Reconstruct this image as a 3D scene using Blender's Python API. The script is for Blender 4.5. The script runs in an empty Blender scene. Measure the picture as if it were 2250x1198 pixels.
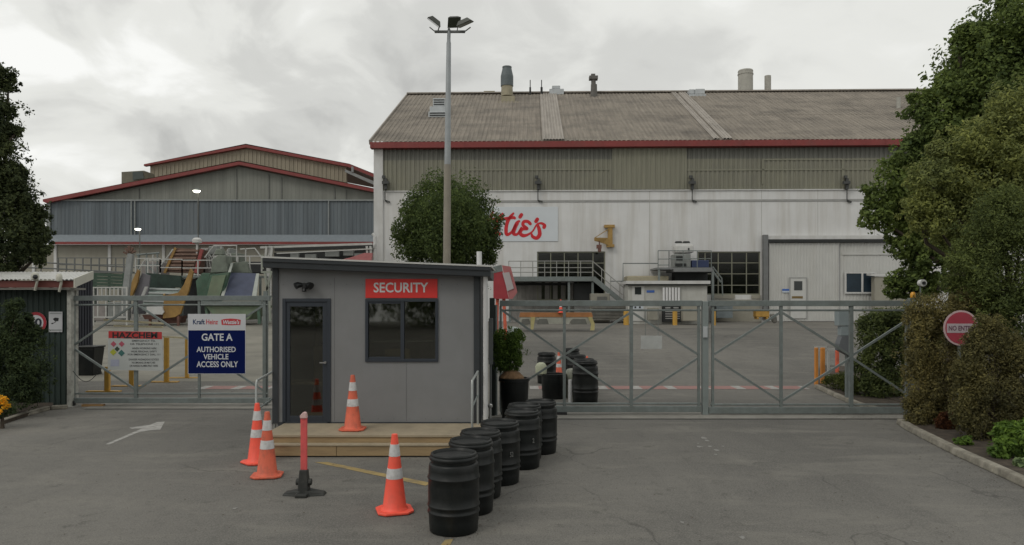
import bpy, math, random
import numpy as np
R = math.radians
random.seed(4); rng = np.random.default_rng(7)
scn = bpy.context.scene
# ------------------------------------------------------------------ camera
F, CX, CY, CH = 1600.0, 1125.0, 660.0, 2.5      # focal (px of the 2250 px photo), centre, horizon row, eye height
cam = bpy.data.cameras.new('camera'); camo = bpy.data.objects.new('camera', cam)
scn.collection.objects.link(camo); scn.camera = camo
camo.location = (0, 0, CH); camo.rotation_euler = (R(90), 0, 0)
cam.sensor_width = 36; cam.lens = 36*F/2250; cam.shift_y = (CY-599)/2250
cam.clip_start = .1; cam.clip_end = 5000
# ------------------------------------------------------------------ sky and sun
SUN_EL, SUN_AZ = 42, 222      # azimuth clockwise from +Y: behind the camera, to the left
w = bpy.data.worlds.new('World'); scn.world = w; w.use_nodes = True
nt = w.node_tree; nd = nt.nodes; lk = nt.links; nd.clear()
def N(t, **k):
    n = nd.new(t)
    for a, b in k.items(): setattr(n, a, b)
    return n
out = N('ShaderNodeOutputWorld'); bg = N('ShaderNodeBackground'); bg.inputs['Strength'].default_value = .1
sky = N('ShaderNodeTexSky', sky_type='NISHITA', sun_disc=False)
sky.sun_elevation = R(SUN_EL); sky.sun_rotation = R(SUN_AZ); sky.dust_density = 3; sky.air_density = 1.2
tc = N('ShaderNodeTexCoord'); sep = N('ShaderNodeSeparateXYZ'); lk.new(tc.outputs['Generated'], sep.inputs[0])
def M(op, a, b=None, c=None):
    n = N('ShaderNodeMath', operation=op)
    for i, x in enumerate((a, b, c)):
        if x is None: continue
        if isinstance(x, (int, float)): n.inputs[i].default_value = x
        else: lk.new(x, n.inputs[i])
    return n.outputs[0]
zz = M('MAXIMUM', sep.outputs[2], 0.0)
den = M('ADD', zz, .38)
cmb = N('ShaderNodeCombineXYZ'); lk.new(M('DIVIDE', sep.outputs[0], den), cmb.inputs[0]); lk.new(M('DIVIDE', sep.outputs[1], den), cmb.inputs[1])
lk.new(M('MULTIPLY', zz, 1.5), cmb.inputs[2])
def noise(vec, scale, det, rough, dist, off):
    mp = N('ShaderNodeMapping'); mp.inputs['Location'].default_value = off; mp.inputs['Scale'].default_value = (1, .8, 1); lk.new(vec, mp.inputs[0])
    n = N('ShaderNodeTexNoise'); n.inputs['Scale'].default_value = scale; n.inputs['Detail'].default_value = det
    n.inputs['Roughness'].default_value = rough; n.inputs['Distortion'].default_value = dist; lk.new(mp.outputs[0], n.inputs['Vector'])
    return n.outputs['Fac']
n1 = noise(cmb.outputs[0], 1.7, 9, .5, .5, (3.1, .4, 0)); n2 = noise(cmb.outputs[0], 5.0, 8, .52, .7, (7.7, 2.2, 0))
mixn = M('ADD', M('MULTIPLY', n1, .66), M('MULTIPLY', n2, .34))
# clouds have more relief to the left (west) than to the right
relief = N('ShaderNodeMapRange'); lk.new(sep.outputs[0], relief.inputs[0])
relief.inputs[1].default_value = -.45; relief.inputs[2].default_value = .45; relief.inputs[3].default_value = 1.15; relief.inputs[4].default_value = .5
val = M('MULTIPLY_ADD', M('SUBTRACT', mixn, .5), relief.outputs[0], .5)
cr = N('ShaderNodeValToRGB'); lk.new(val, cr.inputs[0])
cr.color_ramp.interpolation = 'EASE'
e = cr.color_ramp.elements
e[0].position = .36; e[0].color = (.39, .39, .385, 1); e[1].position = .62; e[1].color = (.74, .74, .735, 1)
m_ = e.new(.45); m_.color = (.50, .50, .49, 1); m_ = e.new(.53); m_.color = (.61, .61, .595, 1)
scl = N('ShaderNodeVectorMath', operation='SCALE'); lk.new(cr.outputs[0], scl.inputs[0]); scl.inputs['Scale'].default_value = 12.7
tint = N('ShaderNodeMixRGB', blend_type='MULTIPLY'); tint.inputs[0].default_value = 1; lk.new(scl.outputs[0], tint.inputs[1]); tint.inputs[2].default_value = (.975, .98, .96, 1)
mx = N('ShaderNodeMixRGB'); mx.inputs[0].default_value = .985; lk.new(sky.outputs[0], mx.inputs[1]); lk.new(tint.outputs[0], mx.inputs[2])
lk.new(mx.outputs[0], bg.inputs['Color']); lk.new(bg.outputs[0], out.inputs['Surface'])
sl = bpy.data.lights.new('sun', 'SUN'); sl.energy = .55; sl.angle = R(16); sl.color = (1, .95, .87)
so = bpy.data.objects.new('sun', sl); scn.collection.objects.link(so)
so.rotation_euler = (R(90-SUN_EL), 0, R(180-SUN_AZ) )
scn.view_settings.view_transform = 'Standard'; scn.view_settings.look = 'None'; scn.view_settings.exposure = .08; scn.view_settings.gamma = 1
scn.cycles.use_denoising = True; scn.cycles.max_bounces = 6; scn.cycles.transparent_max_bounces = 12

# ------------------------------------------------------------------ materials
MATS = {}
def mat(name, col, rough=.6, var=.12, scale=3.0, metal=0.0, streak=None, dirt=None, bump=0.0, spec=.5, emit=None, leaf=False, speck=0.0, stretch=(1,1,1), rnd=False):
    """procedural principled material: two noise octaves vary the base colour, optional dirt colour and bump"""
    if name in MATS: return MATS[name]
    m = bpy.data.materials.new(name); m.use_nodes = True; t = m.node_tree; n = t.nodes; l = t.links
    b = n['Principled BSDF']; b.inputs['Roughness'].default_value = rough; b.inputs['Metallic'].default_value = metal
    b.inputs['Specular IOR Level'].default_value = spec
    tcn = n.new('ShaderNodeTexCoord'); mp = n.new('ShaderNodeMapping'); l.new(tcn.outputs['Object'], mp.inputs[0])
    mp.inputs['Scale'].default_value = streak or stretch
    if rnd:
        oi = n.new('ShaderNodeObjectInfo'); vm = n.new('ShaderNodeVectorMath'); vm.operation = 'MULTIPLY_ADD'; l.new(oi.outputs['Random'], vm.inputs[0]); vm.inputs[1].default_value = (31, 17, 23)
        l.new(tcn.outputs['Object'], vm.inputs[2]); l.new(vm.outputs[0], mp.inputs[0])
    nz = n.new('ShaderNodeTexNoise'); nz.inputs['Scale'].default_value = scale; nz.inputs['Detail'].default_value = 7; nz.inputs['Roughness'].default_value = .6
    l.new(mp.outputs[0], nz.inputs['Vector'])
    rp = n.new('ShaderNodeValToRGB'); l.new(nz.outputs['Fac'], rp.inputs[0])
    rp.color_ramp.elements[0].position = .3; rp.color_ramp.elements[1].position = .7
    lo = [c*(1-var) for c in col[:3]]+[1]; hi = [min(1, c*(1+var)) for c in col[:3]]+[1]
    if leaf: lo, hi = [col[0]*.6, col[1]*.62, col[2]*.7, 1], [col[0]*1.5, col[1]*1.4, col[2]*1.15, 1]
    rp.color_ramp.elements[0].color = lo; rp.color_ramp.elements[1].color = hi
    colout = rp.outputs[0]
    if leaf:
        ge = n.new('ShaderNodeNewGeometry'); l.new(ge.outputs['Random Per Island'], rp.inputs[0])
        rp.color_ramp.elements[0].position = 0; rp.color_ramp.elements[1].position = 1
        mxl = n.new('ShaderNodeMixRGB'); mxl.blend_type = 'MULTIPLY'; mxl.inputs[0].default_value = 1
        nz.inputs['Scale'].default_value = scale
        r2 = n.new('ShaderNodeValToRGB'); l.new(nz.outputs['Fac'], r2.inputs[0]); r2.color_ramp.elements[0].position = .35; r2.color_ramp.elements[1].position = .65
        r2.color_ramp.elements[0].color = (.7, .72, .75, 1); r2.color_ramp.elements[1].color = (1.25, 1.2, 1.05, 1)
        l.new(colout, mxl.inputs[1]); l.new(r2.outputs[0], mxl.inputs[2]); colout = mxl.outputs[0]
    if dirt:
        dcol, amt, dscale, dstretch = dirt
        mp2 = n.new('ShaderNodeMapping'); l.new(vm.outputs[0] if rnd else tcn.outputs['Object'], mp2.inputs[0]); mp2.inputs['Scale'].default_value = dstretch; mp2.inputs['Location'].default_value = (5, 3, 1)
        nz2 = n.new('ShaderNodeTexNoise'); nz2.inputs['Scale'].default_value = dscale; nz2.inputs['Detail'].default_value = 8; nz2.inputs['Roughness'].default_value = .65
        l.new(mp2.outputs[0], nz2.inputs['Vector'])
        r3 = n.new('ShaderNodeMapRange'); l.new(nz2.outputs['Fac'], r3.inputs[0]); r3.inputs[1].default_value = .45; r3.inputs[2].default_value = .75
        r3.inputs[3].default_value = 0; r3.inputs[4].default_value = amt
        mxd = n.new('ShaderNodeMixRGB'); l.new(r3.outputs[0], mxd.inputs[0]); l.new(colout, mxd.inputs[1]); mxd.inputs[2].default_value = (*dcol, 1); colout = mxd.outputs[0]
    l.new(colout, b.inputs['Base Color'])
    if bump:
        nb = n.new('ShaderNodeTexNoise'); nb.inputs['Scale'].default_value = 40; nb.inputs['Detail'].default_value = 4; l.new(tcn.outputs['Object'], nb.inputs['Vector'])
        bp = n.new('ShaderNodeBump'); bp.inputs['Strength'].default_value = bump; bp.inputs['Distance'].default_value = .01
        l.new(nb.outputs['Fac'], bp.inputs['Height']); l.new(bp.outputs[0], b.inputs['Normal'])
    if emit:
        b.inputs['Emission Color'].default_value = (*emit[0], 1); b.inputs['Emission Strength'].default_value = emit[1]
    if leaf:
        b.inputs['Specular IOR Level'].default_value = .15; b.inputs['Roughness'].default_value = .75
        tr = n.new('ShaderNodeBsdfTranslucent'); l.new(colout, tr.inputs['Color'])
        ms = n.new('ShaderNodeMixShader'); ms.inputs[0].default_value = .4
        l.new(b.outputs[0], ms.inputs[1]); l.new(tr.outputs[0], ms.inputs[2]); l.new(ms.outputs[0], n['Material Output'].inputs['Surface'])
    MATS[name] = m; return m
def glassmat(name, tint, refl=.09, rough=.02):
    m = bpy.data.materials.new(name); m.use_nodes = True; t = m.node_tree; n = t.nodes; l = t.links; n.remove(n['Principled BSDF'])
    tr = n.new('ShaderNodeBsdfTransparent'); tr.inputs[0].default_value = (*tint, 1)
    gl = n.new('ShaderNodeBsdfGlossy'); gl.inputs['Roughness'].default_value = rough; gl.inputs['Color'].default_value = (1, 1, 1, 1)
    fr = n.new('ShaderNodeLayerWeight'); fr.inputs['Blend'].default_value = .25
    mr = n.new('ShaderNodeMapRange'); l.new(fr.outputs['Fresnel'], mr.inputs[0]); mr.inputs[3].default_value = refl; mr.inputs[4].default_value = .8
    ms = n.new('ShaderNodeMixShader'); l.new(mr.outputs[0], ms.inputs[0]); l.new(tr.outputs[0], ms.inputs[1]); l.new(gl.outputs[0], ms.inputs[2])
    l.new(ms.outputs[0], n['Material Output'].inputs['Surface']); return m

# ------------------------------------------------------------------ mesh builder
ROOT = {}          # object -> world location of its origin
class MB:
    def __init__(s): s.v = []; s.f = []; s.m = []; s.mi = 0; s.starts = []
    def add(s, vs, fs):
        o = len(s.v); s.starts.append(o); s.v += [tuple(map(float, x)) for x in vs]
        for f in fs: s.f.append([i+o for i in f]); s.m.append(s.mi)
    def hexa(s, p): # p: 8 corners, bottom 4 then top 4
        s.add(p, [(0,3,2,1),(4,5,6,7),(0,1,5,4),(1,2,6,5),(2,3,7,6),(3,0,4,7)])
    def box(s, x0, x1, y0, y1, z0, z1):
        s.hexa([(x0,y0,z0),(x1,y0,z0),(x1,y1,z0),(x0,y1,z0),(x0,y0,z1),(x1,y0,z1),(x1,y1,z1),(x0,y1,z1)])
    def bar(s, p, q, wd, ht=None, up=(0,0,1)):
        ht = wd if ht is None else ht
        p = np.array(p, float); q = np.array(q, float); d = q-p; L = np.linalg.norm(d); d = d/L
        u = np.array(up, float)
        if abs(d@u) > .98: u = np.array((0, 1, 0.))
        sd = np.cross(d, u); sd /= np.linalg.norm(sd); u = np.cross(sd, d)
        a, b = sd*wd/2, u*ht/2
        s.hexa([p-a-b, p+a-b, q+a-b, q-a-b, p-a+b, p+a+b, q+a+b, q-a+b])
    def tube(s, pts, r, n=8, cap=True):
        pts = [np.array(p, float) for p in pts]; rs = r if isinstance(r, (list, tuple)) else [r]*len(pts)
        vs = []; prev = None
        for i, p in enumerate(pts):
            d = pts[min(i+1, len(pts)-1)]-pts[max(i-1, 0)]; d = d/np.linalg.norm(d)
            if prev is None:
                u = np.array((0, 0, 1.)) if abs(d[2]) < .9 else np.array((1., 0, 0))
            else: u = prev
            a = u-d*(u@d); a /= np.linalg.norm(a); b = np.cross(d, a); prev = a
            for k in range(n):
                t = 2*math.pi*k/n; vs.append(p+rs[i]*(a*math.cos(t)+b*math.sin(t)))
        fs = [(i*n+k, i*n+(k+1) % n, (i+1)*n+(k+1) % n, (i+1)*n+k) for i in range(len(pts)-1) for k in range(n)]
        if cap: fs += [tuple(range(n))[::-1], tuple((len(pts)-1)*n+k for k in range(n))]
        s.add(vs, fs)
    def lathe(s, prof, c, n=40, sx=1, sy=1):
        vs = []
        for r, z in prof:
            for k in range(n):
                t = 2*math.pi*k/n; vs.append((c[0]+r*sx*math.cos(t), c[1]+r*sy*math.sin(t), c[2]+z))
        fs = [(i*n+k, i*n+(k+1) % n, (i+1)*n+(k+1) % n, (i+1)*n+k) for i in range(len(prof)-1) for k in range(n)]
        fs += [tuple(range(n))[::-1], tuple((len(prof)-1)*n+k for k in range(n))]
        s.add(vs, fs)
    def prism(s, poly, ext):  # poly: list of 3d points, ext: vector
        n = len(poly); e_ = np.array(ext, float)
        vs = [np.array(p, float) for p in poly]+[np.array(p, float)+e_ for p in poly]
        s.add(vs, [tuple(range(n)), tuple(range(2*n-1, n-1, -1))]+[(i, i+n, (i+1) % n+n, (i+1) % n) for i in range(n)])
    def corr(s, P0, U, V, n, amp, back=None):   # corrugated sheet P0 + sU + tV, n ribs, trapezoid profile
        P0, U, V = (np.array(a, float) for a in (P0, U, V)); nn = np.cross(U, V); nn /= np.linalg.norm(nn)
        prof = [(0, 0), (.3, 0), (.42, 1), (.88, 1)]; vs = []
        for i in range(n):
            for a, h in prof:
                p = P0+U*((i+a)/n)+nn*amp*h; vs += [p, p+V]
        p = P0+U; vs += [p, p+V]
        k = len(vs)//2
        s.add(vs, [(2*i, 2*i+2, 2*i+3, 2*i+1) for i in range(k-1)])
    def parts(s, name, mats, parent, **k):   # one part per added shape
        off = 0; groups = []
        for f, mi in zip(s.f, s.m): groups.append((min(f), f, mi))
        starts = s.starts+[len(s.v)]
        for a, c in zip(starts, starts[1:]):
            q = MB(); q.v = s.v[a:c]; q.f = [[i-a for i in f] for m0, f, mi in groups if a <= m0 < c]; q.m = [0]*len(q.f); q.build(name, mats, parent, **k)
    def build(s, name, mats, parent=None, origin=None, smooth=False, bevel=0, ang=35):
        me = bpy.data.meshes.new(name)
        if parent is not None: o_ = ROOT[parent]
        elif origin is not None: o_ = origin
        else:
            a = np.array(s.v); o_ = ((a[:,0].min()+a[:,0].max())/2, (a[:,1].min()+a[:,1].max())/2, a[:,2].min())
        me.from_pydata([(x-o_[0], y-o_[1], z-o_[2]) for x, y, z in s.v], [], s.f)
        for m in (mats if isinstance(mats, (list, tuple)) else [mats]): me.materials.append(m)
        me.polygons.foreach_set('material_index', s.m)
        if smooth:
            me.polygons.foreach_set('use_smooth', [True]*len(me.polygons)); me.set_sharp_from_angle(angle=R(ang))
        me.update()
        ob = bpy.data.objects.new(name, me); scn.collection.objects.link(ob)
        if parent is not None: ob.parent = parent
        else: ob.location = o_
        ROOT[ob] = o_
        if bevel:
            bv = ob.modifiers.new('bevel', 'BEVEL'); bv.width = bevel; bv.segments = 2; bv.limit_method = 'ANGLE'; bv.angle_limit = R(40)
        return ob
def tag(o, label, cat, group=None, kind=None):
    if label: o['label'] = label
    if cat: o['category'] = cat
    if group: o['group'] = group
    if kind: o['kind'] = kind
    return o
def thing(name, loc, label, cat, group=None):
    o = bpy.data.objects.new(name, None); scn.collection.objects.link(o); o.location = loc; o.empty_display_size = .2
    ROOT[o] = tuple(loc); return tag(o, label, cat, group)
def struct(mb, name, m, **k):
    o = mb.build(name, m, **k); o['kind'] = 'structure'; return o
def copy_tree(o, loc=None, label=None, group=None, rz=None, scale=None, parent=None):
    c = o.copy(); scn.collection.objects.link(c)
    if parent is not None: c.parent = parent
    for ch in list(o.children): copy_tree(ch, parent=c)
    if loc is not None: c.location = loc
    if rz is not None: c.rotation_euler[2] = rz
    if scale is not None: c.scale = scale
    if label: c['label'] = label
    if group: c['group'] = group
    return c

# ------------------------------------------------------------------ picture geometry helpers (true depths, real sizes)
YA, YB, ZB = 20.0, 47.0, 1.12
def gz(y):
    t = (y-YA)/(YB-YA)
    if t <= 0: return 0.0
    if t >= 1: return ZB
    return ZB*(t+ .12*math.sin(2*math.pi*t)*-1)
def W(px, py, Y): return ((px-CX)*Y/F, Y, CH-(py-CY)*Y/F)
def G(px, py, dz=0):
    lo, hi = 1.0, 1.0
    while hi < 400 and CH-(py-CY)*hi/F > gz(hi)+dz: lo = hi; hi += .25
    for _ in range(40):
        m = (lo+hi)/2
        if CH-(py-CY)*m/F > gz(m)+dz: lo = m
        else: hi = m
    return ((px-CX)*hi/F, hi, gz(hi)+dz)
class Plane:
    """vertical plane through O, turned by a (clockwise seen from above); u runs along it, v away from the camera"""
    def __init__(s, X0, Y0, a=0.0):
        s.O = np.array((X0, Y0)); s.u = np.array((math.cos(a), -math.sin(a))); s.v = np.array((math.sin(a), math.cos(a)))
    def uz(s, px, py, v=0):
        d = np.array(((px-CX)/F, 1.0)); t = (v+s.O@s.v)/(d@s.v); p = d*t
        return (p-s.O)@s.u, CH-(py-CY)*t/F
    def pt(s, u, v, z): p = s.O+s.u*u+s.v*v; return (p[0], p[1], z)
    def P(s, px, py, v=0): u, z = s.uz(px, py, v); return s.pt(u, v, z)
    def ubox(s, mb, u0, u1, v0, v1, z0, z1):
        mb.hexa([s.pt(u0,v0,z0), s.pt(u1,v0,z0), s.pt(u1,v1,z0), s.pt(u0,v1,z0), s.pt(u0,v0,z1), s.pt(u1,v0,z1), s.pt(u1,v1,z1), s.pt(u0,v1,z1)])
    def box(s, mb, x0, y0, x1, y1, v0, v1):
        u0, z1 = s.uz(x0, y0, v0); u1, z0 = s.uz(x1, y1, v0); s.ubox(mb, u0, u1, v0, v1, z0, z1)
    def rect(s, x0, y0, x1, y1, v=0):
        u0, z1 = s.uz(x0, y0, v); u1, z0 = s.uz(x1, y1, v); return (u0, u1, z0, z1)
    def wall(s, mb, u0, u1, z0, z1, v0, v1, holes):
        us = sorted({u0, u1, *[h[0] for h in holes], *[h[1] for h in holes]}); zs = sorted({z0, z1, *[h[2] for h in holes], *[h[3] for h in holes]})
        for a, b in zip(us, us[1:]):
            run = None
            for c, d in zip(zs, zs[1:]):
                um, zm = (a+b)/2, (c+d)/2
                inside = any(h[0] < um < h[1] and h[2] < zm < h[3] for h in holes) or not (u0 < um < u1 and z0 < zm < z1)
                if inside:
                    if run: s.ubox(mb, a, b, v0, v1, run[0], run[1]); run = None
                else: run = (run[0], d) if run else (c, d)
            if run: s.ubox(mb, a, b, v0, v1, run[0], run[1])
    def text(s, mb, body, r, v, bold=0.0, depth=.004, shear=0.0, uniform=False):
        """letters filling the rectangle r=(u0,u1,z0,z1), standing proud of v towards the camera"""
        cu = bpy.data.curves.new('t', 'FONT'); cu.body = body; cu.align_x = 'CENTER'; cu.offset = bold; cu.shear = shear; cu.resolution_u = 3
        ob = bpy.data.objects.new('t', cu); scn.collection.objects.link(ob)
        bpy.context.view_layer.update(); dg = bpy.context.evaluated_depsgraph_get()
        me = bpy.data.meshes.new_from_object(ob.evaluated_get(dg))
        a = np.array([x.co[:] for x in me.vertices]); lo = a.min(0); hi = a.max(0)
        su = (r[1]-r[0])/(hi[0]-lo[0]); sz = (r[3]-r[2])/(hi[1]-lo[1])
        vs = [s.pt(r[0]+(x-lo[0])*su, v-depth, r[2]+(y-lo[1])*sz) for x, y, _ in a]
        mb.add(vs, [tuple(p.vertices) for p in me.polygons])
        bpy.data.objects.remove(ob); bpy.data.meshes.remove(me); bpy.data.curves.remove(cu)
    def stroke(s, mb, pts, wd, v, depth=.03, n=14):
        """a brush stroke through pixel points, smoothed, as a flat band with thickness"""
        q = [np.array(s.uz(x, y, v)) for x, y in pts]
        if len(q) > 2:
            q2 = []
            for i in range(len(q)-1):
                p0, p1, p2, p3 = q[max(i-1, 0)], q[i], q[i+1], q[min(i+2, len(q)-1)]
                for k in range(6):
                    t = k/6; q2.append(.5*((2*p1)+(-p0+p2)*t+(2*p0-5*p1+4*p2-p3)*t*t+(-p0+3*p1-3*p2+p3)*t**3))
            q = q2+[q[-1]]
        ws = wd if isinstance(wd, (list, tuple)) else [wd, wd]
        L = []; Rr = []
        for i, p in enumerate(q):
            d = q[min(i+1, len(q)-1)]-q[max(i-1, 0)]; d = d/np.linalg.norm(d); nrm = np.array((-d[1], d[0]))
            h = np.interp(i/(len(q)-1), np.linspace(0, 1, len(ws)), ws)/2
            L.append(p+nrm*h); Rr.append(p-nrm*h)
        k = len(q); vs = [s.pt(p[0], v-depth, p[1]) for p in L]+[s.pt(p[0], v-depth, p[1]) for p in Rr]
        mb.add(vs, [(i, i+1, k+i+1, k+i) for i in range(k-1)])
        for p, h in ((q[0], ws[0]/2), (q[-1], ws[-1]/2)):
            mb.add([s.pt(p[0]+h*math.cos(a), v-depth-.002, p[1]+h*math.sin(a)) for a in np.linspace(0, 2*math.pi, 12, endpoint=False)], [tuple(range(12))])

# ------------------------------------------------------------------ palette
STEEL = mat('galvanised_steel', (.17, .195, .19), .55, .15, 8, .15, dirt=((.12, .125, .11), .5, 3, (1, 1, 1)))
WHITE = mat('white_paint', (.56, .56, .55), .55, .06, 2, dirt=((.36, .34, .30), .5, 2, (1, 1, .3)))
CHAR = mat('charcoal_trim', (.035, .04, .045), .45, .1, 4)
BLACKP = mat('black_drum_plastic', (.007, .0088, .0088), .42, .25, 5, dirt=((.024, .024, .022), .7, 5, (1, 1, .5)), bump=.12, rnd=True, spec=.32)
ORANGE = mat('fluorescent_orange_plastic', (.95, .11, .065), .5, .06, 5, dirt=((.50, .10, .065), .4, 11, (1, 1, .6)), rnd=True)
ORANGE2 = mat('faded_orange_plastic', (.70, .14, .075), .6, .12, 5, dirt=((.30, .1, .065), .8, 11, (1, 1, .6)), rnd=True)
REFL = mat('reflective_white_band', (.60, .60, .60), .4, .08, 10, dirt=((.33, .31, .29), .7, 13, (1, 1, 1)), rnd=True)
YEL = mat('yellow_paint', (.52, .30, .05), .5, .12, 4, dirt=((.35, .22, .1), .4, 6, (1, 1, 1)))
REDF = mat('dark_red_fascia', (.20, .028, .025), .5, .15, 1.5, dirt=((.16, .05, .04), .5, 1.5, (1, 1, 1)))
DARK = mat('dark_void_paint', (.02, .022, .022), .7, .2, 3)
RUST = mat('rusty_steel', (.13, .06, .045), .7, .35, 3)
SOIL = mat('soil_and_bark', (.055, .042, .03), .95, .5, 6, bump=.6)
KERB = mat('kerb_concrete', (.27, .25, .205), .9, .3, 7, dirt=((.085, .075, .055), .9, 2.2, (1, 1, 1)), bump=.8)
CONC = mat('pale_concrete', (.24, .23, .205), .9, .12, 3, dirt=((.13, .125, .11), .6, 1.2, (1, 1, 1)), bump=.2)
CREAM = mat('cream_cladding', (.30, .285, .235), .7, .08, 1.2, dirt=((.22, .20, .16), .5, .6, (1, 1, .2)))
BARK = mat('bark', (.07, .055, .04), .9, .4, 8, bump=.4)

# ------------------------------------------------------------------ ground
def asphalt():
    m = bpy.data.materials.new('asphalt'); m.use_nodes = True; t = m.node_tree; n = t.nodes; l = t.links; b = n['Principled BSDF']
    b.inputs['Roughness'].default_value = .88; b.inputs['Specular IOR Level'].default_value = .35
    tcn = n.new('ShaderNodeTexCoord')
    def nz(scale, det=6, rough=.6, st=(1, 1, 1), dist=0.0, loc=(0, 0, 0)):
        mp = n.new('ShaderNodeMapping'); mp.inputs['Scale'].default_value = st; mp.inputs['Location'].default_value = loc; l.new(tcn.outputs['Object'], mp.inputs[0])
        x = n.new('ShaderNodeTexNoise'); x.inputs['Scale'].default_value = scale; x.inputs['Detail'].default_value = det; x.inputs['Roughness'].default_value = rough
        x.inputs['Distortion'].default_value = dist; l.new(mp.outputs[0], x.inputs['Vector']); return x.outputs['Fac']
    def mr(x, a, b_, c, d):
        q = n.new('ShaderNodeMapRange'); l.new(x, q.inputs[0])
        for i, y in enumerate((a, b_, c, d)): q.inputs[i+1].default_value = y
        return q.outputs[0]
    def mul(x, y):
        q = n.new('ShaderNodeMath'); q.operation = 'MULTIPLY'
        for i, z in enumerate((x, y)):
            if isinstance(z, float): q.inputs[i].default_value = z
            else: l.new(z, q.inputs[i])
        return q.outputs[0]
    def mix(f, a, c):
        q = n.new('ShaderNodeMixRGB')
        if isinstance(f, float): q.inputs[0].default_value = f
        else: l.new(f, q.inputs[0])
        for i, z in ((1, a), (2, c)):
            if isinstance(z, tuple): q.inputs[i].default_value = (*z, 1)
            else: l.new(z, q.inputs[i])
        return q.outputs[0]
    c = mix(mr(nz(.22, 5, .55, (1, .45, 1), .4), .35, .65, 0, 1), (.098, .0945, .087), (.180, .172, .155))
    c = mix(mr(nz(1.1, 7, .6, (.5, 1.4, 1), .6, (4, 9, 0)), .5, .68, 0, .7), c, (.215, .204, .178))      # worn, paler
    c = mix(mr(nz(.5, 8, .7, (1.6, .35, 1), .8, (9, 1, 0)), .53, .75, 0, .6), c, (.075, .072, .068))      # tyre-darkened lanes
    c = mix(mr(nz(2.6, 6, .6, (1, 1, 1), 0, (2, 2, 0)), .60, .70, 0, .75), c, (.07, .067, .06))           # oil blots
    c = mix(mr(nz(38, 3, .75), .42, .68, 0, .6), c, (.25, .24, .215))
    c = mix(mr(nz(7, 8, .75, (1, 1, 1), 0, (8, 3, 0)), .5, .68, 0, .35), c, (.075, .073, .067))                                      # aggregate
    c = mix(mr(nz(70, 2, .7, (1, 1, 1), 0, (1, 5, 0)), .52, .68, 0, .7), c, (.045, .043, .04))
    # cracks and resurfacing seams
    mp = n.new('ShaderNodeMapping'); l.new(tcn.outputs['Object'], mp.inputs[0]); mp.inputs['Scale'].default_value = (.42, .30, 1); mp.inputs['Location'].default_value = (.3, .7, 0)
    wn = n.new('ShaderNodeTexNoise'); wn.inputs['Scale'].default_value = 1.7; wn.inputs['Detail'].default_value = 6; l.new(mp.outputs[0], wn.inputs['Vector'])
    va = n.new('ShaderNodeVectorMath'); va.operation = 'SCALE'; va.inputs['Scale'].default_value = .5; l.new(wn.outputs['Color'], va.inputs[0])
    vb = n.new('ShaderNodeVectorMath'); l.new(mp.outputs[0], vb.inputs[0]); l.new(va.outputs[0], vb.inputs[1])
    vo = n.new('ShaderNodeTexVoronoi'); vo.feature = 'DISTANCE_TO_EDGE'; vo.inputs['Scale'].default_value = .9; l.new(vb.outputs[0], vo.inputs['Vector'])
    crack = mul(mr(vo.outputs['Distance'], .0, .007, 1, 0), mr(nz(.35, 3, .5, loc=(6, 6, 0)), .50, .60, 0, .55))
    c = mix(crack, c, (.045, .043, .04))
    l.new(c, b.inputs['Base Color'])
    bp = n.new('ShaderNodeBump'); bp.inputs['Strength'].default_value = .35; bp.inputs['Distance'].default_value = .006; l.new(nz(60, 4, .7), bp.inputs['Height']); l.new(bp.outputs[0], b.inputs['Normal'])
    return m
ASPH = asphalt()
g = MB(); ys = [-60, 0, 10]+list(np.arange(18, 48.1, 1))+[60, 120, 700]; xs = [-500, -60, -20, 20, 60, 500]
g.add([(x, y, gz(y)) for y in ys for x in xs], [(j*6+i, j*6+i+1, (j+1)*6+i+1, (j+1)*6+i) for j in range(len(ys)-1) for i in range(5)])
struct(g, 'ground', ASPH, origin=(0, 0, 0))

def sheet(name, pts, m, dz=.004, kind='structure', **k):
    b = MB(); b.add([(x, y, gz(y)+dz) for x, y, *_ in pts], [tuple(range(len(pts)))]); o = b.build(name, m, **k); o['kind'] = kind; return o
# concrete strips the gates roll over
b = MB(); b.box(-9.9, -4.1, 16.75, 17.75, -.05, .012); struct(b, 'concrete_gate_strip', CONC)
b = MB(); b.box(.2, 9.1, 15.35, 16.35, -.05, .012); b.box(-.9, .2, 15.5, 16.35, -.05, .011); struct(b, 'concrete_gate_strip', CONC)
# worn paint
WPAINT = mat('worn_white_road_paint', (.38, .37, .35), .8, .2, 9, dirt=((.14, .135, .125), 1.0, 9, (1, 1, 1)))
YPAINT = mat('worn_yellow_road_paint', (.34, .25, .10), .8, .2, 6, dirt=((.14, .13, .11), 1.0, 3, (1, 1, 1)))
RPAINT = mat('worn_red_road_paint', (.30, .16, .145), .8, .15, 5, dirt=((.17, .145, .13), .9, 3, (1, 1, 1)))
def gp(l_): return [G(x, y) for x, y in l_]
sheet('painted_arrow', gp([(231,977),(241,977),(303,951),(330,946),(352,945),(362,927),(345,928),(330,934),(284,940),(289,943),(312,942),(291,951)]), WPAINT)
sheet('painted_line', gp([(690,1016),(720,1016),(948,1062),(935,1068)]), YPAINT)
sheet('painted_line', gp([(978,1187),(996,1185),(980,1215),(955,1215)]), YPAINT)
GHOST = mat('ghost_paint', (.25, .245, .23), .85, .3, 8, dirt=((.14, .135, .125), .9, 14, (1, 1, 1)))
def fleck(cx, cy, r_, m=GHOST, name='painted_mark'):
    c = G(cx, cy); k = c[1]/F; pts = []
    for i in range(9):
        a = 2*math.pi*i/9; q = r_*k*random.uniform(.4, 1.2); pts.append((c[0]+q*math.cos(a), c[1]+q*1.6*math.sin(a), 0))
    return sheet(name, pts, m, .005)
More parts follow.
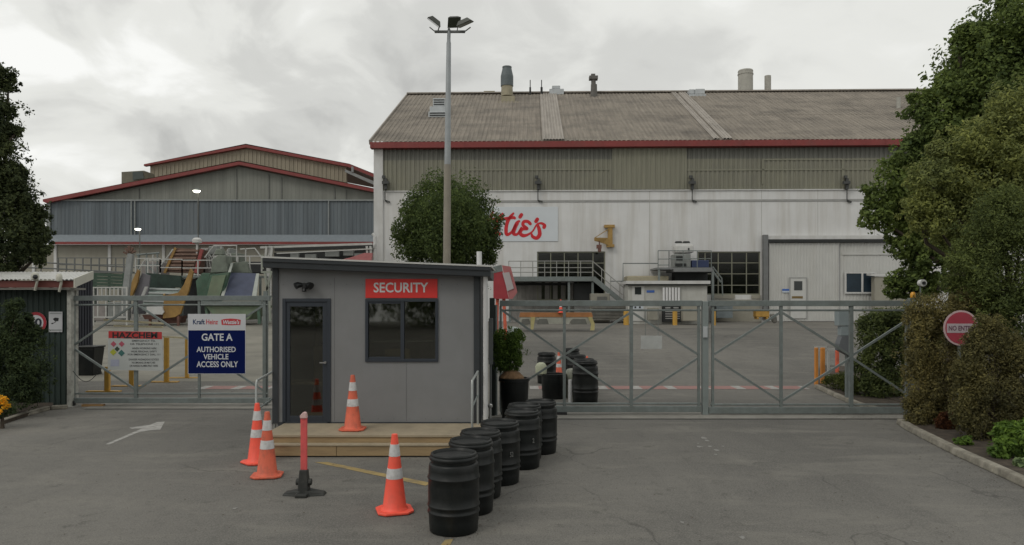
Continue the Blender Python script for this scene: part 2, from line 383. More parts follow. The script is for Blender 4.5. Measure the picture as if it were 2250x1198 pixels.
for cx, cy, r_ in ((1545,962,9),(1552,968,7),(1538,982,7),(1560,981,6),(1575,990,7),(1588,981,4),(1572,999,5),(1534,975,3),(1500,1148,5),(1632,1182,7),(2012,1190,6),(1762,1180,3),(1640,1170,3),(515,1118,6),(500,1113,3)): fleck(cx, cy, r_)
b = MB(); b.box(.3, 9.0, 15.27, 15.345, -.05, .006); o = b.build('tar_seam', mat('tar', (.035, .034, .032), .7, .3)); o['kind'] = 'structure'
b = MB(); b.box(-9.8, -4.2, 16.68, 16.745, -.05, .006); o = b.build('tar_seam', mat('tar', (.035, .034, .032))); o['kind'] = 'structure'
for x0, x1 in ((440, 600), (1164, 1770)):
    a, c = G(x0, 852), G(x1, 852); x = a[0]; i = 0
    while x < c[0]:
        L = (.25 if i % 2 == 0 else .72); x2 = min(x+L, c[0]); y = a[1]
        sheet('painted_line', [(x, y-.35, 0), (x2, y-.35, 0), (x2, y+.35, 0), (x, y+.35, 0)], WPAINT if i % 2 == 0 else RPAINT, .006); x = x2; i += 1
# paler apron by the big building and a worn patch
APRON = mat('yard_concrete', (.17, .16, .14), .9, .15, .8, dirt=((.10, .095, .085), .7, .6, (1, 3, 1)), bump=.2)
b = MB(); yy = list(np.arange(40, 47.6, .5)); b.add([(x, y, gz(y)+.005) for y in yy for x in (-14, 30)], [(2*i, 2*i+1, 2*i+3, 2*i+2) for i in range(len(yy)-1)]); struct(b, 'yard_apron', APRON)
yy = list(np.arange(22.2, 46.3, 1)); b = MB(); b.add([(x, y, gz(y)+.004) for y in yy for x in (-27, -15, -6.5)], [(3*i+k, 3*i+k+1, 3*i+k+4, 3*i+k+3) for i in range(len(yy)-1) for k in (0, 1)])
struct(b, 'yard_concrete_slab', mat('warm_yard_concrete', (.215, .205, .172), .9, .15, .7, dirt=((.12, .115, .10), .7, .5, (1, 1.6, 1)), bump=.2))

# right hand kerb and bed
kp = [G(1968,931), G(1990,946), G(2040,972), G(2100,1003), G(2180,1040), G(2260,1078), G(2420,1150)]
b = MB()
for p, q in zip(kp, kp[1:]):
    p = np.array(p); q = np.array(q); d = (q-p)/np.linalg.norm(q-p); nn = np.array((-d[1], d[0], 0))*.16     # away from the road
    gap = d*.006
    b.hexa([p+gap, q, q+nn, p+gap+nn, p+gap+(0,0,.11)+nn*.15, q+(0,0,.11)+nn*.15, q+nn+(0,0,.11), p+gap+nn+(0,0,.11)])
o = b.build('kerb', KERB, bevel=.02); o['kind'] = 'structure'
def bed(name, pts, h=.08, seed=0):
    b = MB(); b.prism([(x, y, gz(y)-.05) for x, y in pts], (0, 0, h+.05)); return struct(b, name, SOIL)
bed('planting_bed', [(p[0]+.16, p[1]+.02) for p in kp]+[(14, 5.5), (22, 8), (22, 19.8), (9.4, 19.8), (9.2, 16.5)][0:5], .085)
kq = [G(1788,852), G(1830,872), G(1880,893), G(1935,908)]
b = MB()
for p, q in zip(kq, kq[1:]):
    p = np.array(p); q = np.array(q); d = (q-p)/np.linalg.norm(q-p); nn = np.array((-d[1], d[0], 0))*.14
    b.hexa([p, q, q+nn, p+nn, p+(0,0,.1)+nn*.15, q+(0,0,.1)+nn*.15, q+nn+(0,0,.1), p+nn+(0,0,.1)])
o = b.build('kerb', KERB, bevel=.02); o['kind'] = 'structure'
bed('planting_bed', [(p[0]+.14, p[1]+.06) for p in kq]+[(9.15, 16.6), (14, 16.6), (16, 24), (11, 26)], .07)
# left bed
kl = [G(-120,962), G(0,935), G(60,915), G(112,901), G(148,899)]
b = MB()
for p, q in zip(kl, kl[1:]):
    p = np.array(p); q = np.array(q); d = (q-p)/np.linalg.norm(q-p); nn = np.array((-d[1], d[0], 0))*.12
    b.hexa([p, q, q+nn, p+nn, p+(0,0,.09)+nn*.15, q+(0,0,.09)+nn*.15, q+nn+(0,0,.09), p+nn+(0,0,.09)])
o = b.build('kerb', KERB, bevel=.02); o['kind'] = 'structure'
bed('planting_bed', [(p[0]-.02, p[1]+.1) for p in kl[:-1]]+[(-10.9, 17.3), (-22, 17.3), (-22, 14)], .07)

# ------------------------------------------------------------------ main factory building
A1 = R(1.5)
X0, Y0 = (822-CX)*48/F, 48.0
FB = Plane(X0, Y0, A1)
GZ0 = ZB-.1
uL = 0.0; uR = FB.uz(2120, 400)[0]+6.5
def zf(py, px=1400, v=0): return FB.uz(px, py, v)[1]
z_eave = FB.uz(822, 318)[1]; z_band = FB.uz(1400, 418)[1]; z_facb = FB.uz(1400, 321)[1]
fb = thing('factory_building', FB.pt(uL, 0, ZB), 'large white factory with corrugated brown roof, red fascia and olive translucent upper cladding', 'building')
FAC = mat('white_factory_wall', (.62, .62, .615), .6, .05, .8, dirt=((.39, .365, .32), .6, 1.1, (1.6, 1, .09)))
FIB = mat('translucent_olive_sheeting', (.19, .185, .145), .55, .13, 1.2, streak=(3, 3, .25), dirt=((.25, .245, .17), .6, .35, (1, 1, 1)))
FIB2 = mat('grey_upper_sheeting', (.145, .145, .125), .6, .15, 1.2, streak=(3, 3, .3))
ROOFM = mat('lichened_roof_sheeting', (.225, .197, .163), .88, .24, 1.2, streak=(4, .3, .3), dirt=((.095, .084, .072), 1.0, .34, (.8, 1.5, 1.5)))
ROOFL = mat('pale_roof_sheeting', (.33, .30, .265), .8, .12, 1.5, streak=(3, .2, .2), dirt=((.16, .145, .125), .6, 1.5, (1, .4, .4)))
GLD = glassmat('dark_factory_glass', (.35, .37, .30), .018, .1)
w1 = FB.rect(1180, 553, 1330, 660); w2 = FB.rect(1533, 553, 1671, 648)
rdoor = FB.rect(1120, 618, 1262, 706)
b = MB(); FB.wall(b, uL+.6, uR, GZ0, z_band, 0, .3, [w1, w2, rdoor]); 

b.mi = 1
for u in np.arange(uL+3.6, uR, 3.62):
    for h in (w1, w2, rdoor):
        if h[0]-.02 < u < h[1]+.02: break
    else: FB.ubox(b, u-.012, u+.012, -.006, -.0005, ZB, z_band-.06)
b.build('wall', [FAC, mat('sheet_joint', (.36, .35, .32))], fb)
b = MB(); FB.ubox(b, uL, uL+.6, -.12, .3, GZ0, z_facb); FB.ubox(b, uL+.0, uL+.3, .3, 28, GZ0, z_facb-.3)
gA = [FB.pt(uL, .3, z_facb-.3), FB.pt(uL, 28, z_facb-.3), FB.pt(uL, 14, FB.uz(890, 214, 14)[1]-.4)]
b.prism(gA, tuple(np.array(FB.pt(.3, 0, 0))-np.array(FB.pt(0, 0, 0)))); b.build('corner_column', WHITE, fb)
# upper sheeting: grey strip under the eave, olive panels below
zm = FB.uz(1400, 350)[1]
b = MB()
nr = int((uR-uL-.6)/.3)
b.corr(FB.pt(uL+.6, 0, z_band+.02), np.array(FB.pt(uR, 0, 0))-np.array(FB.pt(uL+.6, 0, 0)), (0, 0, zm-z_band-.02), nr, .05)
b.mi = 1; b.corr(FB.pt(uL+.6, .03, zm), np.array(FB.pt(uR, 0, 0))-np.array(FB.pt(uL+.6, 0, 0)), (0, 0, z_facb-zm), nr, .05)
b.mi = 0
b.build('upper_cladding', [FIB, FIB2], fb)
b = MB()
PAN = mat('pale_patched_sheeting', (.205, .20, .150), .55, .15, 1.2, streak=(3, 3, .25))
for x0, x1, y0, y1 in ((1345,1505,322,416), (1675,1850,349,352), (1850,1925,349,352), (1012,1340,372,374), (1510,1925,372,374), (1674,1679,352,405), (1850,1856,352,416), (1505,1509,322,417), (1345,1348,322,417)):
    q = FB.rect(x0, y0, x1, y1, -.07)
    if y1-y0 > 50 and x1-x0 > 50: b.corr(FB.pt(q[0], -.06, q[2]), np.array(FB.pt(q[1], 0, 0))-np.array(FB.pt(q[0], 0, 0)), (0, 0, q[3]-q[2]), int((q[1]-q[0])/.3), .04)
    else: FB.ubox(b, q[0], q[1], -.075, -.052, q[2]+.01, q[3]-.01)
b.build('cladding_panel', PAN, fb)
# flashing between wall and sheeting
b = MB(); FB.ubox(b, uL+.6, uR, -.08, -.002, z_band-.05, z_band+.015); b.build('flashing', WHITE, fb)
# fascia / gutter
zt = FB.uz(1400, 309, -.55)[1]; zb = FB.uz(1400, 322, -.55)[1]
b = MB(); FB.ubox(b, uL-.15, uR+.3, -.55, -.42, zb, zt); FB.ubox(b, uL-.15, uR+.3, -.42, -.02, zb-.01, zb+.05)
for i in range(12): FB.ubox(b, uL+3*i, uL+3*i+.03, -.56, -.55, zb, zt)
b.build('fascia', REDF, fb)
# roof
rz0 = FB.uz(1400, 309, -.5)[1]; rz1 = FB.uz(890, 209, 14)[1]
u890 = uL
Uv = np.array(FB.pt(uR+.3, 0, 0))-np.array(FB.pt(uL-.15, 0, 0))
def roofpt(u, v, lift=0): 
    t = (v+.5)/14.5; return FB.pt(u, v, rz0+(rz1-rz0)*t+lift)
def roofstrip(b, u0, u1, v0, v1, lift, pitch=.2, amp=.045):
    P0 = np.array(roofpt(u0, v0, lift)); b.corr(P0, np.array(roofpt(u1, v0, lift))-P0, np.array(roofpt(u0, v1, lift))-P0, max(1, int((u1-u0)/pitch)), amp)
b = MB(); roofstrip(b, uL-.15, uR+.3, -.5, 6.2, 0, .3, .035); roofstrip(b, uL-.15, uR+.3, 6.0, 14, .012, .3, .035)
P0 = np.array(FB.pt(uL-.15, 14, rz1+.05)); b.add([P0, P0+Uv, np.array(FB.pt(uR+.3, 28.5, rz0)), np.array(FB.pt(uL-.15, 28.5, rz0))], [(0,1,2,3)])
b.build('roof', ROOFM, fb)
b = MB()
ua, ub = FB.uz(1192, 305, -.5)[0], FB.uz(1240, 305, -.5)[0]; roofstrip(b, ua, ub, -.48, 13.9, .09)
for xa, xb in ((1568, 1582), (1588, 1610)):
    ua, ub = FB.uz(xa, 305, -.5)[0], FB.uz(xb, 305, -.5)[0]; roofstrip(b, ua, ub, -.48, 13.9, .09)
b.parts('roof_light_strip', ROOFL, fb)
b = MB(); FB.ubox(b, uL-.2, uR+.3, 13.75, 14.3, rz1+.06, rz1+.16); b.build('ridge_cap', ROOFL, fb)
# end verge trim
b = MB(); b.bar(roofpt(uL-.19, -.5, -.02), roofpt(uL-.19, 14, -.02), .08, .3); b.build('verge_trim', ROOFL, fb)

# windows of the factory
MUL = mat('window_steel_bars', (.2, .2, .15), .6, .1)
def fac_window(r, cols, rows):
    f = MB(); v = .10
    FB.ubox(f, r[0], r[0]+.08, v-.03, v+.05, r[2], r[3]); FB.ubox(f, r[1]-.08, r[1], v-.03, v+.05, r[2], r[3])
    FB.ubox(f, r[0]+.08, r[1]-.08, v-.03, v+.05, r[3]-.08, r[3]); FB.ubox(f, r[0]+.08, r[1]-.08, v-.03, v+.05, r[2], r[2]+.08)
    for x in cols: u = FB.uz(x, 600, v)[0]; FB.ubox(f, u-.03, u+.03, v-.02, v+.04, r[2]+.08, r[3]-.08)
    for y in rows: z = FB.uz(1500, y, v)[1]; FB.ubox(f, r[0]+.08, r[1]-.08, v-.012, v+.036, z-.025, z+.025)
    p = MB(); FB.ubox(p, r[0]+.02, r[1]-.02, v+.01, v+.03, r[2]+.02, r[3]-.02)
    win = p.build('window', GLD, fb); f.build('frame', MUL, win); return win
fac_window(w1, (1210, 1240, 1270, 1303), (578,)); fac_window(w2, (1549, 1578, 1608, 1640), (578, 602, 627))
b = MB(); FB.ubox(b, uL+1, uR-1, 2.5, 2.6, ZB, z_band); FB.ubox(b, uL+1, uR-1, .3, 2.5, GZ0, ZB+.02)
for i in range(14): FB.ubox(b, uL+7+i*1.9, uL+8.2+i*1.9, 1.6, 2.3, ZB+1+(i % 3)*.7, ZB+1.9+(i % 3)*.9)
b.build('interior', mat('dim_interior', (.06, .058, .04), .9, .6, .7), fb)
b = MB(); r = rdoor; b.corr(FB.pt(r[0], .12, r[2]), np.array(FB.pt(r[1], 0, 0))-np.array(FB.pt(r[0], 0, 0)), (0, 0, r[3]-r[2]), 8, .02); b.build('roller_door', mat('grey_roller_door', (.21, .20, .185), .6, .15), fb)
# plinth
b = MB(); q = FB.rect(1565, 650, 1671, 700, -.1); FB.ubox(b, q[0], q[1], -.1, -.003, GZ0, q[3]-.25); q = FB.rect(1565, 648, 1615, 700, -.1); FB.ubox(b, q[0], q[1], -.1, -.003, q[3]-.249, q[3])
q = FB.rect(1652, 648, 1671, 700, -.1); FB.ubox(b, q[0], q[1], -.1, -.003, q[3]-.249, q[3]); b.build('plinth', CREAM, fb)
# sliding doors on the right
SLD = mat('off_white_sheet_door', (.50, .50, .48), .6, .05, 1, dirt=((.38, .36, .32), .5, .9, (1, 1, .15)))
q = FB.rect(1690, 534, 1843, 700, -.16)
b = MB(); b.corr(FB.pt(q[0], -.12, ZB+.03), np.array(FB.pt(q[1], 0, 0))-np.array(FB.pt(q[0], 0, 0)), (0, 0, q[3]-ZB-.03), 22, .02); FB.ubox(b, q[0], q[0]+.1, -.17, -.1, ZB+.03, q[3]); FB.ubox(b, q[1]-.05, q[1], -.17, -.1, ZB+.03, q[3]); sdo = b.build('sliding_door', SLD, fb)
q2 = FB.rect(1847, 534, 2020, 700, -.1)
b = MB(); b.corr(FB.pt(q2[0], -.05, ZB+.03), np.array(FB.pt(q2[1], 0, 0))-np.array(FB.pt(q2[0], 0, 0)), (0, 0, q2[3]-ZB-.03), 24, .02); q3 = FB.rect(1850, 555, 2020, 560, -.1); FB.ubox(b, q3[0], q3[1], -.12, -.1, q3[2], q3[3]); b.build('sliding_door', SLD, fb)
b = MB(); FB.box(b, 1678, 516, 1688, 702, -.35, -.05); b.build('door_post', mat('grey_post', (.16, .165, .165), .6), fb)
b = MB(); FB.box(b, 1688, 526, 1975, 532, -.3, -.02); b.build('door_track', DARK, fb)
b = MB(); FB.box(b, 1688, 518, 1975, 525.5, -.26, -.02); b.build('track_cover', WHITE, fb)
# personnel door
b = MB(); FB.box(b, 1737, 612, 1771, 700, -.2, -.175); pdo = b.build('door', mat('white_door', (.53, .53, .51), .5, .04), fb, bevel=.01)
b = MB(); FB.box(b, 1734.5, 609.5, 1737, 700, -.21, -.172); FB.box(b, 1771, 609.5, 1773.5, 700, -.21, -.172); FB.box(b, 1737, 609.5, 1771, 612, -.21, -.172); b.build('frame', mat('pale_grey_frame', (.33, .33, .32)), pdo)
b = MB(); FB.box(b, 1745, 618, 1763, 638, -.215, -.2); b.build('pane', mat('dark_pane', (.03, .035, .035), .15, .1), pdo)
b = MB(); FB.box(b, 1740, 651, 1764, 656, -.212, -.2); b.build('door_notice', mat('brown_notice', (.18, .12, .04)), pdo)
b = MB(); FB.box(b, 1719, 635, 1737, 639, -.2, -.18); b.mi = 1; FB.box(b, 1719, 639.5, 1735, 643, -.2, -.18); b.build('door_sign', [mat('blue_sign', (.05, .13, .42)), mat('pale_sign', (.5, .55, .62))], fb)
# office window right
b = MB(); FB.box(b, 1858, 600, 1924, 644, -.16, -.07); wo = b.build('window', mat('blue_dark_glass', (.02, .035, .05), .35, .3, .7, spec=.3), fb)
b = MB()
for a in ((1856, 598, 1926, 601), (1856, 642, 1926, 645.5)): FB.box(b, *a, -.2, -.165)
for a in ((1856, 601, 1860, 642), (1893, 601, 1897, 642), (1922, 601, 1926, 642)): FB.box(b, *a, -.2, -.165)
b.build('frame', WHITE, wo)
# wall lamps and conduit
b = MB(); FB.box(b, 900, 441, 1900, 442, -.035, -.003); b.build('conduit', mat('grey_conduit', (.3, .3, .29)), fb)
for x in (847, 1183, 1522, 1862):
    b = MB(); q = FB.rect(x-3, 392, x+3, 416, -.3); FB.ubox(b, q[0], q[1], -.3, -.1, q[2], q[3]); b.tube([FB.P(x-1, 416, -.2), FB.P(x-1, 440, -.2), FB.P(x+2, 444, -.06)], .035)
    q = FB.rect(x-8, 398, x+7, 404, -.5); FB.ubox(b, q[0], q[1], -.5, -.3, q[2], q[3]); b.tube([FB.P(x-4, 386, -.25), FB.P(x-4, 392, -.25)], .12)
    b.bar(FB.P(x, 441, -.06), FB.P(x+9, 444, -.1), .12, .1)
    b.build('wall_lamp', mat('dark_lamp_metal', (.05, .052, .05), .5), fb)
# rooftop plant
VENT = mat('vent_metal', (.42, .44, .45), .5, .12, 3, .2); STK = mat('tan_stack', (.30, .27, .19), .7, .15)
def roofv(px, v): # roof height at the pixel column and depth v
    u = FB.uz(px, 200, v)[0]; return u, roofpt(u, v)[2]
def rbox(b, x0, x1, y0, y1, v0, v1): FB.box(b, x0, y0, x1, y1, v0, v1)
b = MB(); rbox(b, 941, 981, 245, 263, 6.0, 8.6); rbox(b, 951, 978, 216, 234, 7.4, 9.5); rbox(b, 944, 981, 234, 246, 6.6, 9.2); b.build('roof_vent', VENT, fb, bevel=.04)
b = MB()
for k in range(3): rbox(b, 944, 978, 247.5+k*5, 249.5+k*5, 5.97, 6.0); rbox(b, 953, 976, 218.5+k*5, 220.5+k*5, 7.37, 7.4)
b.parts('vent_louvre', DARK, fb)
b = MB(); rbox(b, 938, 984, 262, 270, 5.9, 8.7); b.build('vent_base_shadow', STK, fb)  # base band, darker than the vent, doubles as its shadow on the roof
def cyl(b, px, y0, y1, v, wpx0, wpx1=None, n=20):
    u, z1 = FB.uz(px, y0, v); _, z0 = FB.uz(px, y1, v); k = 62/F/2; wpx1 = wpx1 or wpx0
    p = FB.pt(u, v, 0); b.tube([(p[0], p[1], z0), (p[0], p[1], z1)], [wpx1*k, wpx0*k], n)
b = MB(); cyl(b, 1114, 168, 190, 12.5, 27, 27); cyl(b, 1114, 150, 168, 12.5, 19, 27); cyl(b, 1114, 147, 150, 12.5, 20, 20); top = b.build('chimney', mat('blue_grey_cowl', (.10, .12, .125), .6, .15), fb, smooth=True)
b = MB(); cyl(b, 1114, 190, 212, 12.5, 24, 26); rbox(b, 1101, 1131, 211, 230, 11.2, 13.6); rbox(b, 1090, 1139, 224, 231, 10.8, 13.8); b.build('chimney_base', STK, fb)
b = MB(); rbox(b, 1063, 1087, 200, 210, 14.2, 15.2); b.build('roof_vent', STK, fb)
b = MB(); rbox(b, 1207, 1239, 195, 208, 13.6, 15); rbox(b, 1213, 1231, 188, 195, 13.8, 14.8); b.build('roof_vent', VENT, fb, bevel=.04)
b = MB(); cyl(b, 1165, 176, 212, 13.5, 2); cyl(b, 1190, 176, 212, 13.5, 2); cyl(b, 1190, 192, 212, 13.5, 5); cyl(b, 1165, 192, 212, 13.5, 4); b.build('antenna', DARK, fb)
b = MB(); cyl(b, 1305, 186, 216, 12.9, 13, 15); cyl(b, 1304, 170, 186, 12.9, 10, 10); rbox(b, 1295, 1314, 166, 173, 12.6, 13.2); rbox(b, 1299, 1308, 162, 166, 12.7, 13.1); b.build('chimney', mat('dark_flue', (.11, .105, .095), .7, .25), fb)
b = MB(); rbox(b, 1514, 1552, 207, 216, 12.6, 14.4); rbox(b, 1514, 1527, 196, 207, 12.8, 14.2); rbox(b, 1528, 1549, 195, 207, 12.6, 14.2); b.build('roof_vent', VENT, fb, bevel=.05)
b = MB(); cyl(b, 1638, 158, 207, 15, 32, 32, 28); cyl(b, 1638, 155, 158, 15, 31, 33, 28); cyl(b, 1638, 163, 165, 15, 34, 34, 28); b.build('chimney', mat('pale_tank', (.36, .35, .31), .6, .1), fb, smooth=True)
b = MB(); cyl(b, 1974, 214, 252, 8, 8); b.build('flue', mat('pale_tank', (.36, .35, .31)), fb)
b = MB(); cyl(b, 1687, 167, 208, 15.5, 14); b.build('chimney', mat('pale_tank', (.36, .35, .31)), fb, smooth=True)
# jib crane on the wall
b = MB(); YC = mat('crane_yellow', (.34, .21, .06), .6, .2)
FB.box(b, 1336, 500, 1346, 540, -.3, -.06); FB.box(b, 1328, 494, 1351, 500, -.35, -.05); FB.box(b, 1333, 537, 1350, 543, -.35, -.05)
b.prism([FB.P(1306, 522, -1.2), FB.P(1336, 523, -.3), FB.P(1340, 540, -.3), FB.P(1324, 534, -.6), FB.P(1306, 529, -1.2)], (0, .15, 0)); b.bar(FB.P(1308, 522, -1.1), FB.P(1338, 503, -.3), .04)
cr_ = b.build('jib_crane', YC, fb); b = MB(); b.tube([FB.P(1317, 530, -.9), FB.P(1317, 555, -.9)], .04); FB.box(b, 1311, 538, 1322, 546, -1.0, -.8); FB.box(b, 1314, 546, 1321, 553, -.98, -.82); b.build('hoist', RUST, cr_)
# the painted board with red script
q = FB.rect(985, 455, 1226, 530, -.1); b = MB(); FB.ubox(b, q[0], q[1], -.045, -.012, q[2], q[3])
BOARD = mat('pale_blue_board', (.575, .61, .64), .7, .03, 1); sg = b.build('wall_sign', BOARD)
tag(sg, 'pale blue board with red script lettering high on the white factory wall', 'sign')
REDS = mat('sign_red', (.55, .012, .02), .45, .05)
b = MB(); K = 9.215
def zp(x, y): return (1050+x/K, 430+y/K)
S = lambda pts, wd: FB.stroke(b, [zp(*p) for p in pts], [x*.026 for x in wd], -.046, .012)
S([(-330,330),(-380,760),(-250,500),(-210,760),(-120,380)], (8, 9, 7, 9, 5))            # W
S([(40,560),(-60,580),(-70,740),(30,720),(70,560),(70,740),(140,760)], (6, 8, 9, 8, 8, 6))  # a
S([(300,330),(230,560),(215,740),(290,800)], (5, 9, 9, 6))                               # t
S([(215,480),(400,470),(520,470),(700,445),(745,455)], (5, 6, 7, 8, 7))
S([(500,365),(430,450),(380,560),(380,740),(450,780)], (5, 8, 9, 9, 6))                  # t
S([(720,360),(650,440),(590,560),(570,700),(590,790),(690,730),(780,560),(835,520)], (5, 8, 9, 9, 8, 6, 7, 6))
S([(800,560),(740,680),(725,770),(800,780),(880,650)], (8, 9, 9, 6, 5))                  # i
S([(1060,570),(1010,525),(930,530),(915,600),(1000,670),(900,680),(855,760),(920,810),(1010,790),(1110,720),(1190,590),(1280,560),(1350,600),(1340,640)], (8, 8, 8, 8, 7, 8, 9, 9, 6, 4, 4, 6, 8, 9))
S([(1210,600),(1240,680),(1250,790),(1190,860),(1110,830),(1090,780)], (7, 9, 10, 9, 8, 5))
for (x, y) in ((868, 410), (1190, 500)): S([(x-14, y+22), (x+14, y-22)], (9, 9))
b.build('lettering', REDS, sg)

# right hand annex roof behind the trees, small cream shed
ann = thing('annex_building', W(2080, 700, 55), 'annex with brown roof and red gutter beyond the right end of the factory', 'building')
b = MB(); b.prism([W(1975, 262, 66), W(2250, 262, 66), W(2250, 690, 66), W(1975, 690, 66)], (0, 12, 0)); b.build('wall', CREAM, ann)
b = MB(); p = W(1960, 250, 65); q = W(2260, 250, 65); b.corr(p, (q[0]-p[0], 0, 0), (0, 10, 4.0), 50, .04); b.build('roof', ROOFM, ann)
b = MB(); b.bar(W(1962, 256, 64.9), W(2260, 256, 64.9), .2, .55); b.build('gutter', REDF, ann)
b = MB(); b.tube([W(1974, 258, 64.5), W(1974, 214, 64.5)], .17, 12); b.build('flue', mat('pale_tank', (.36, .35, .31)), ann)
sh = thing('lean_to', W(1955, 700, 46.3), 'small cream lean-to beside the office window of the factory', 'shed')
b = MB(); b.prism([W(1922, 608, 46.2), W(1998, 611, 46.2), W(1998, 702, 46.2), W(1922, 702, 46.2)], (0, .45, 0)); b.build('wall', CREAM, sh)
b = MB(); b.prism([W(1914, 602, 46.1), W(2004, 605, 46.1), W(2004, 609, 46.1), W(1914, 606.5, 46.1)], (0, .6, .05)); b.build('roof', WHITE, sh)

# ------------------------------------------------------------------ structures against the factory wall
def rail(b, P, v, x0, x1, ytop, ybot, n, mids=(.5,), r=.025):
    for k in range(n+1):
        x = x0+(x1-x0)*k/n; b.tube([P.P(x, ybot, v), P.P(x, ytop, v)], r, 6)
    for m in (0,)+tuple(mids):
        y = ytop+(ybot-ytop)*m; b.tube([P.P(x0, y, v), P.P(x1, y, v)], r, 6)
pl = thing('walkway_platform', FB.P(1220, 700, -2), 'steel walkway with stairs under the left factory window, grey deck edge', 'platform')
b = MB(); FB.box(b, 1115, 608, 1308, 618, -2.4, -.1); b.build('deck', STEEL, pl)
b = MB(); rail(b, FB, -2.35, 1118, 1302, 574, 608, 7, (.42, .72)); b.build('railing', mat('pale_rail', (.30, .30, .28), .5, .1, 4, .2), pl)
b = MB()
for x in (1120, 1250, 1302): b.bar(FB.P(x, 618, -2.2), FB.P(x, 708, -2.2), .14)
b.parts('post', STEEL, pl)
b = MB(); b.bar(FB.P(1304, 612, -2.4), FB.P(1372, 668, -2.4), .08, .3); b.bar(FB.P(1304, 612, -1.5), FB.P(1372, 668, -1.5), .08, .3)
for k in range(10): p = FB.P(1306+k*6.8, 613+k*5.6, -2.35); q = FB.P(1306+k*6.8, 613+k*5.6, -1.55); b.bar(p, q, .22, .03)
b.build('stairs', STEEL, pl)
b = MB(); b.tube([FB.P(1302, 574, -2.4), FB.P(1370, 632, -2.4), FB.P(1392, 632, -2.4), FB.P(1392, 690, -2.4)], .03, 6); b.tube([FB.P(1302, 592, -2.4), FB.P(1368, 648, -2.4)], .025, 6)
for k in (1, 2, 3): b.tube([FB.P(1302+k*20, 574+k*17, -2.4), FB.P(1302+k*20, 612+k*17, -2.4)], .025, 6)
b.build('handrail', mat('pale_rail', (.30, .30, .28)), pl)
b = MB(); FB.box(b, 1262, 622, 1305, 660, -1.6, -.4); FB.box(b, 1130, 622, 1255, 627, -.5, -.1); b.build('undercroft_shade', DARK, pl)  # dark boxes put the shade under the walkway into colour
# machine cabinet beneath the stairs
mc = thing('machine_cabinet', FB.P(1320, 706, -2.6), 'low beige machine cabinet beneath the walkway stairs', 'cabinet')
b = MB(); FB.box(b, 1298, 645, 1340, 708, -2.6, -1.6); b.build('body', mat('beige_metal', (.25, .24, .2)), mc, bevel=.03)
b = MB(); FB.box(b, 1312, 652, 1334, 662, -2.63, -2.6); b.build('gauge_panel', mat('grey_panel', (.12, .12, .11)), mc)
b = MB(); FB.box(b, 1300, 672, 1395, 704, -3.0, -2.65)
for k in range(4): FB.box(b, 1302, 675+k*7, 1393, 678+k*7, -3.04, -3.0)
o = b.build('pallet_stack', mat('grey_timber', (.13, .125, .11), .8, .3)); tag(o, 'low stack of grey pallets in front of the walkway stairs', 'pallets')
# upper platform with machine
up = thing('machine_platform', FB.P(1500, 706, -2), 'raised steel platform with guard rails beside the right factory window', 'platform')
b = MB(); FB.box(b, 1480, 588, 1566, 597, -2.6, -.1); FB.box(b, 1443, 588, 1480, 592, -2.6, -.1); b.build('deck', mat('grey_post', (.16, .165, .165)), up)
b = MB(); rail(b, FB, -2.55, 1446, 1470, 551, 588, 1, (.5, .85)); rail(b, FB, -2.55, 1470, 1563, 551, 588, 3, (.48,)); b.build('railing', STEEL, up)
b = MB(); b.bar(FB.P(1566, 592, -2.5), FB.P(1566, 706, -2.5), .14); b.bar(FB.P(1448, 592, -2.5), FB.P(1448, 706, -2.5), .12); b.parts('post', STEEL, up)
b = MB(); b.tube([FB.P(1566, 586, -2.5), FB.P(1586, 612, -2.5), FB.P(1588, 650, -2.5)], .04, 6); b.tube([FB.P(1566, 596, -2.5), FB.P(1584, 620, -2.5)], .06, 6); b.build('handrail', STEEL, up)
b = MB(); FB.box(b, 1483, 598, 1555, 618, -1.2, -.2); b.build('undercroft_shade', DARK, up)  # dark box painted as the shade below the platform deck
ma = thing('platform_machine', FB.P(1505, 588, -1.6), 'white and grey machine with two round dials standing on the raised platform', 'machine')
b = MB(); FB.box(b, 1482, 558, 1518, 588, -2.0, -.6); b.build('body', mat('grey_machine', (.2, .21, .2), .5, .2), ma, bevel=.05)
b = MB(); FB.box(b, 1483, 536, 1526, 556, -1.6, -.6); b.build('hood', WHITE, ma, bevel=.15)
b = MB(); FB.box(b, 1484, 579, 1508, 585, -2.06, -2.0); FB.box(b, 1486, 563, 1500, 572, -2.04, -2.0); FB.box(b, 1512, 545, 1515, 552, -1.65, -1.6); b.build('grille', DARK, ma)
b = MB(); b.lathe([(.25, 0), (.2, .1)], FB.P(1491, 534, -1), 12); b.lathe([(.25, 0), (.2, .1)], FB.P(1508, 534, -1), 12); b.build('cowl', DARK, ma)
b = MB(); FB.box(b, 1520, 572, 1558, 588, -1.9, -.6); o = b.build('blue_bin', mat('navy_blue_plastic', (.03, .045, .11), .5), bevel=.04); tag(o, 'dark blue bin behind the guard rail on the raised platform', 'bin')
# tan tank/duct behind control cabin
b = MB(); FB.box(b, 1378, 606, 1470, 622, -1.9, -.2); o = b.build('tan_duct', STK, bevel=.08); tag(o, 'tan horizontal duct along the wall above the white control cabin', 'duct')
b = MB(); b.tube([FB.P(1369, 622, -1.5), FB.P(1369, 579, -1.5), FB.P(1445, 579, -1.5)], .035, 6); b.tube([FB.P(1340, 618, -1.4), FB.P(1460, 618, -1.4)], .03, 6); o = b.build('pipe', STEEL); tag(o, 'thin grey pipe loop on the white wall left of the raised platform', 'pipe')
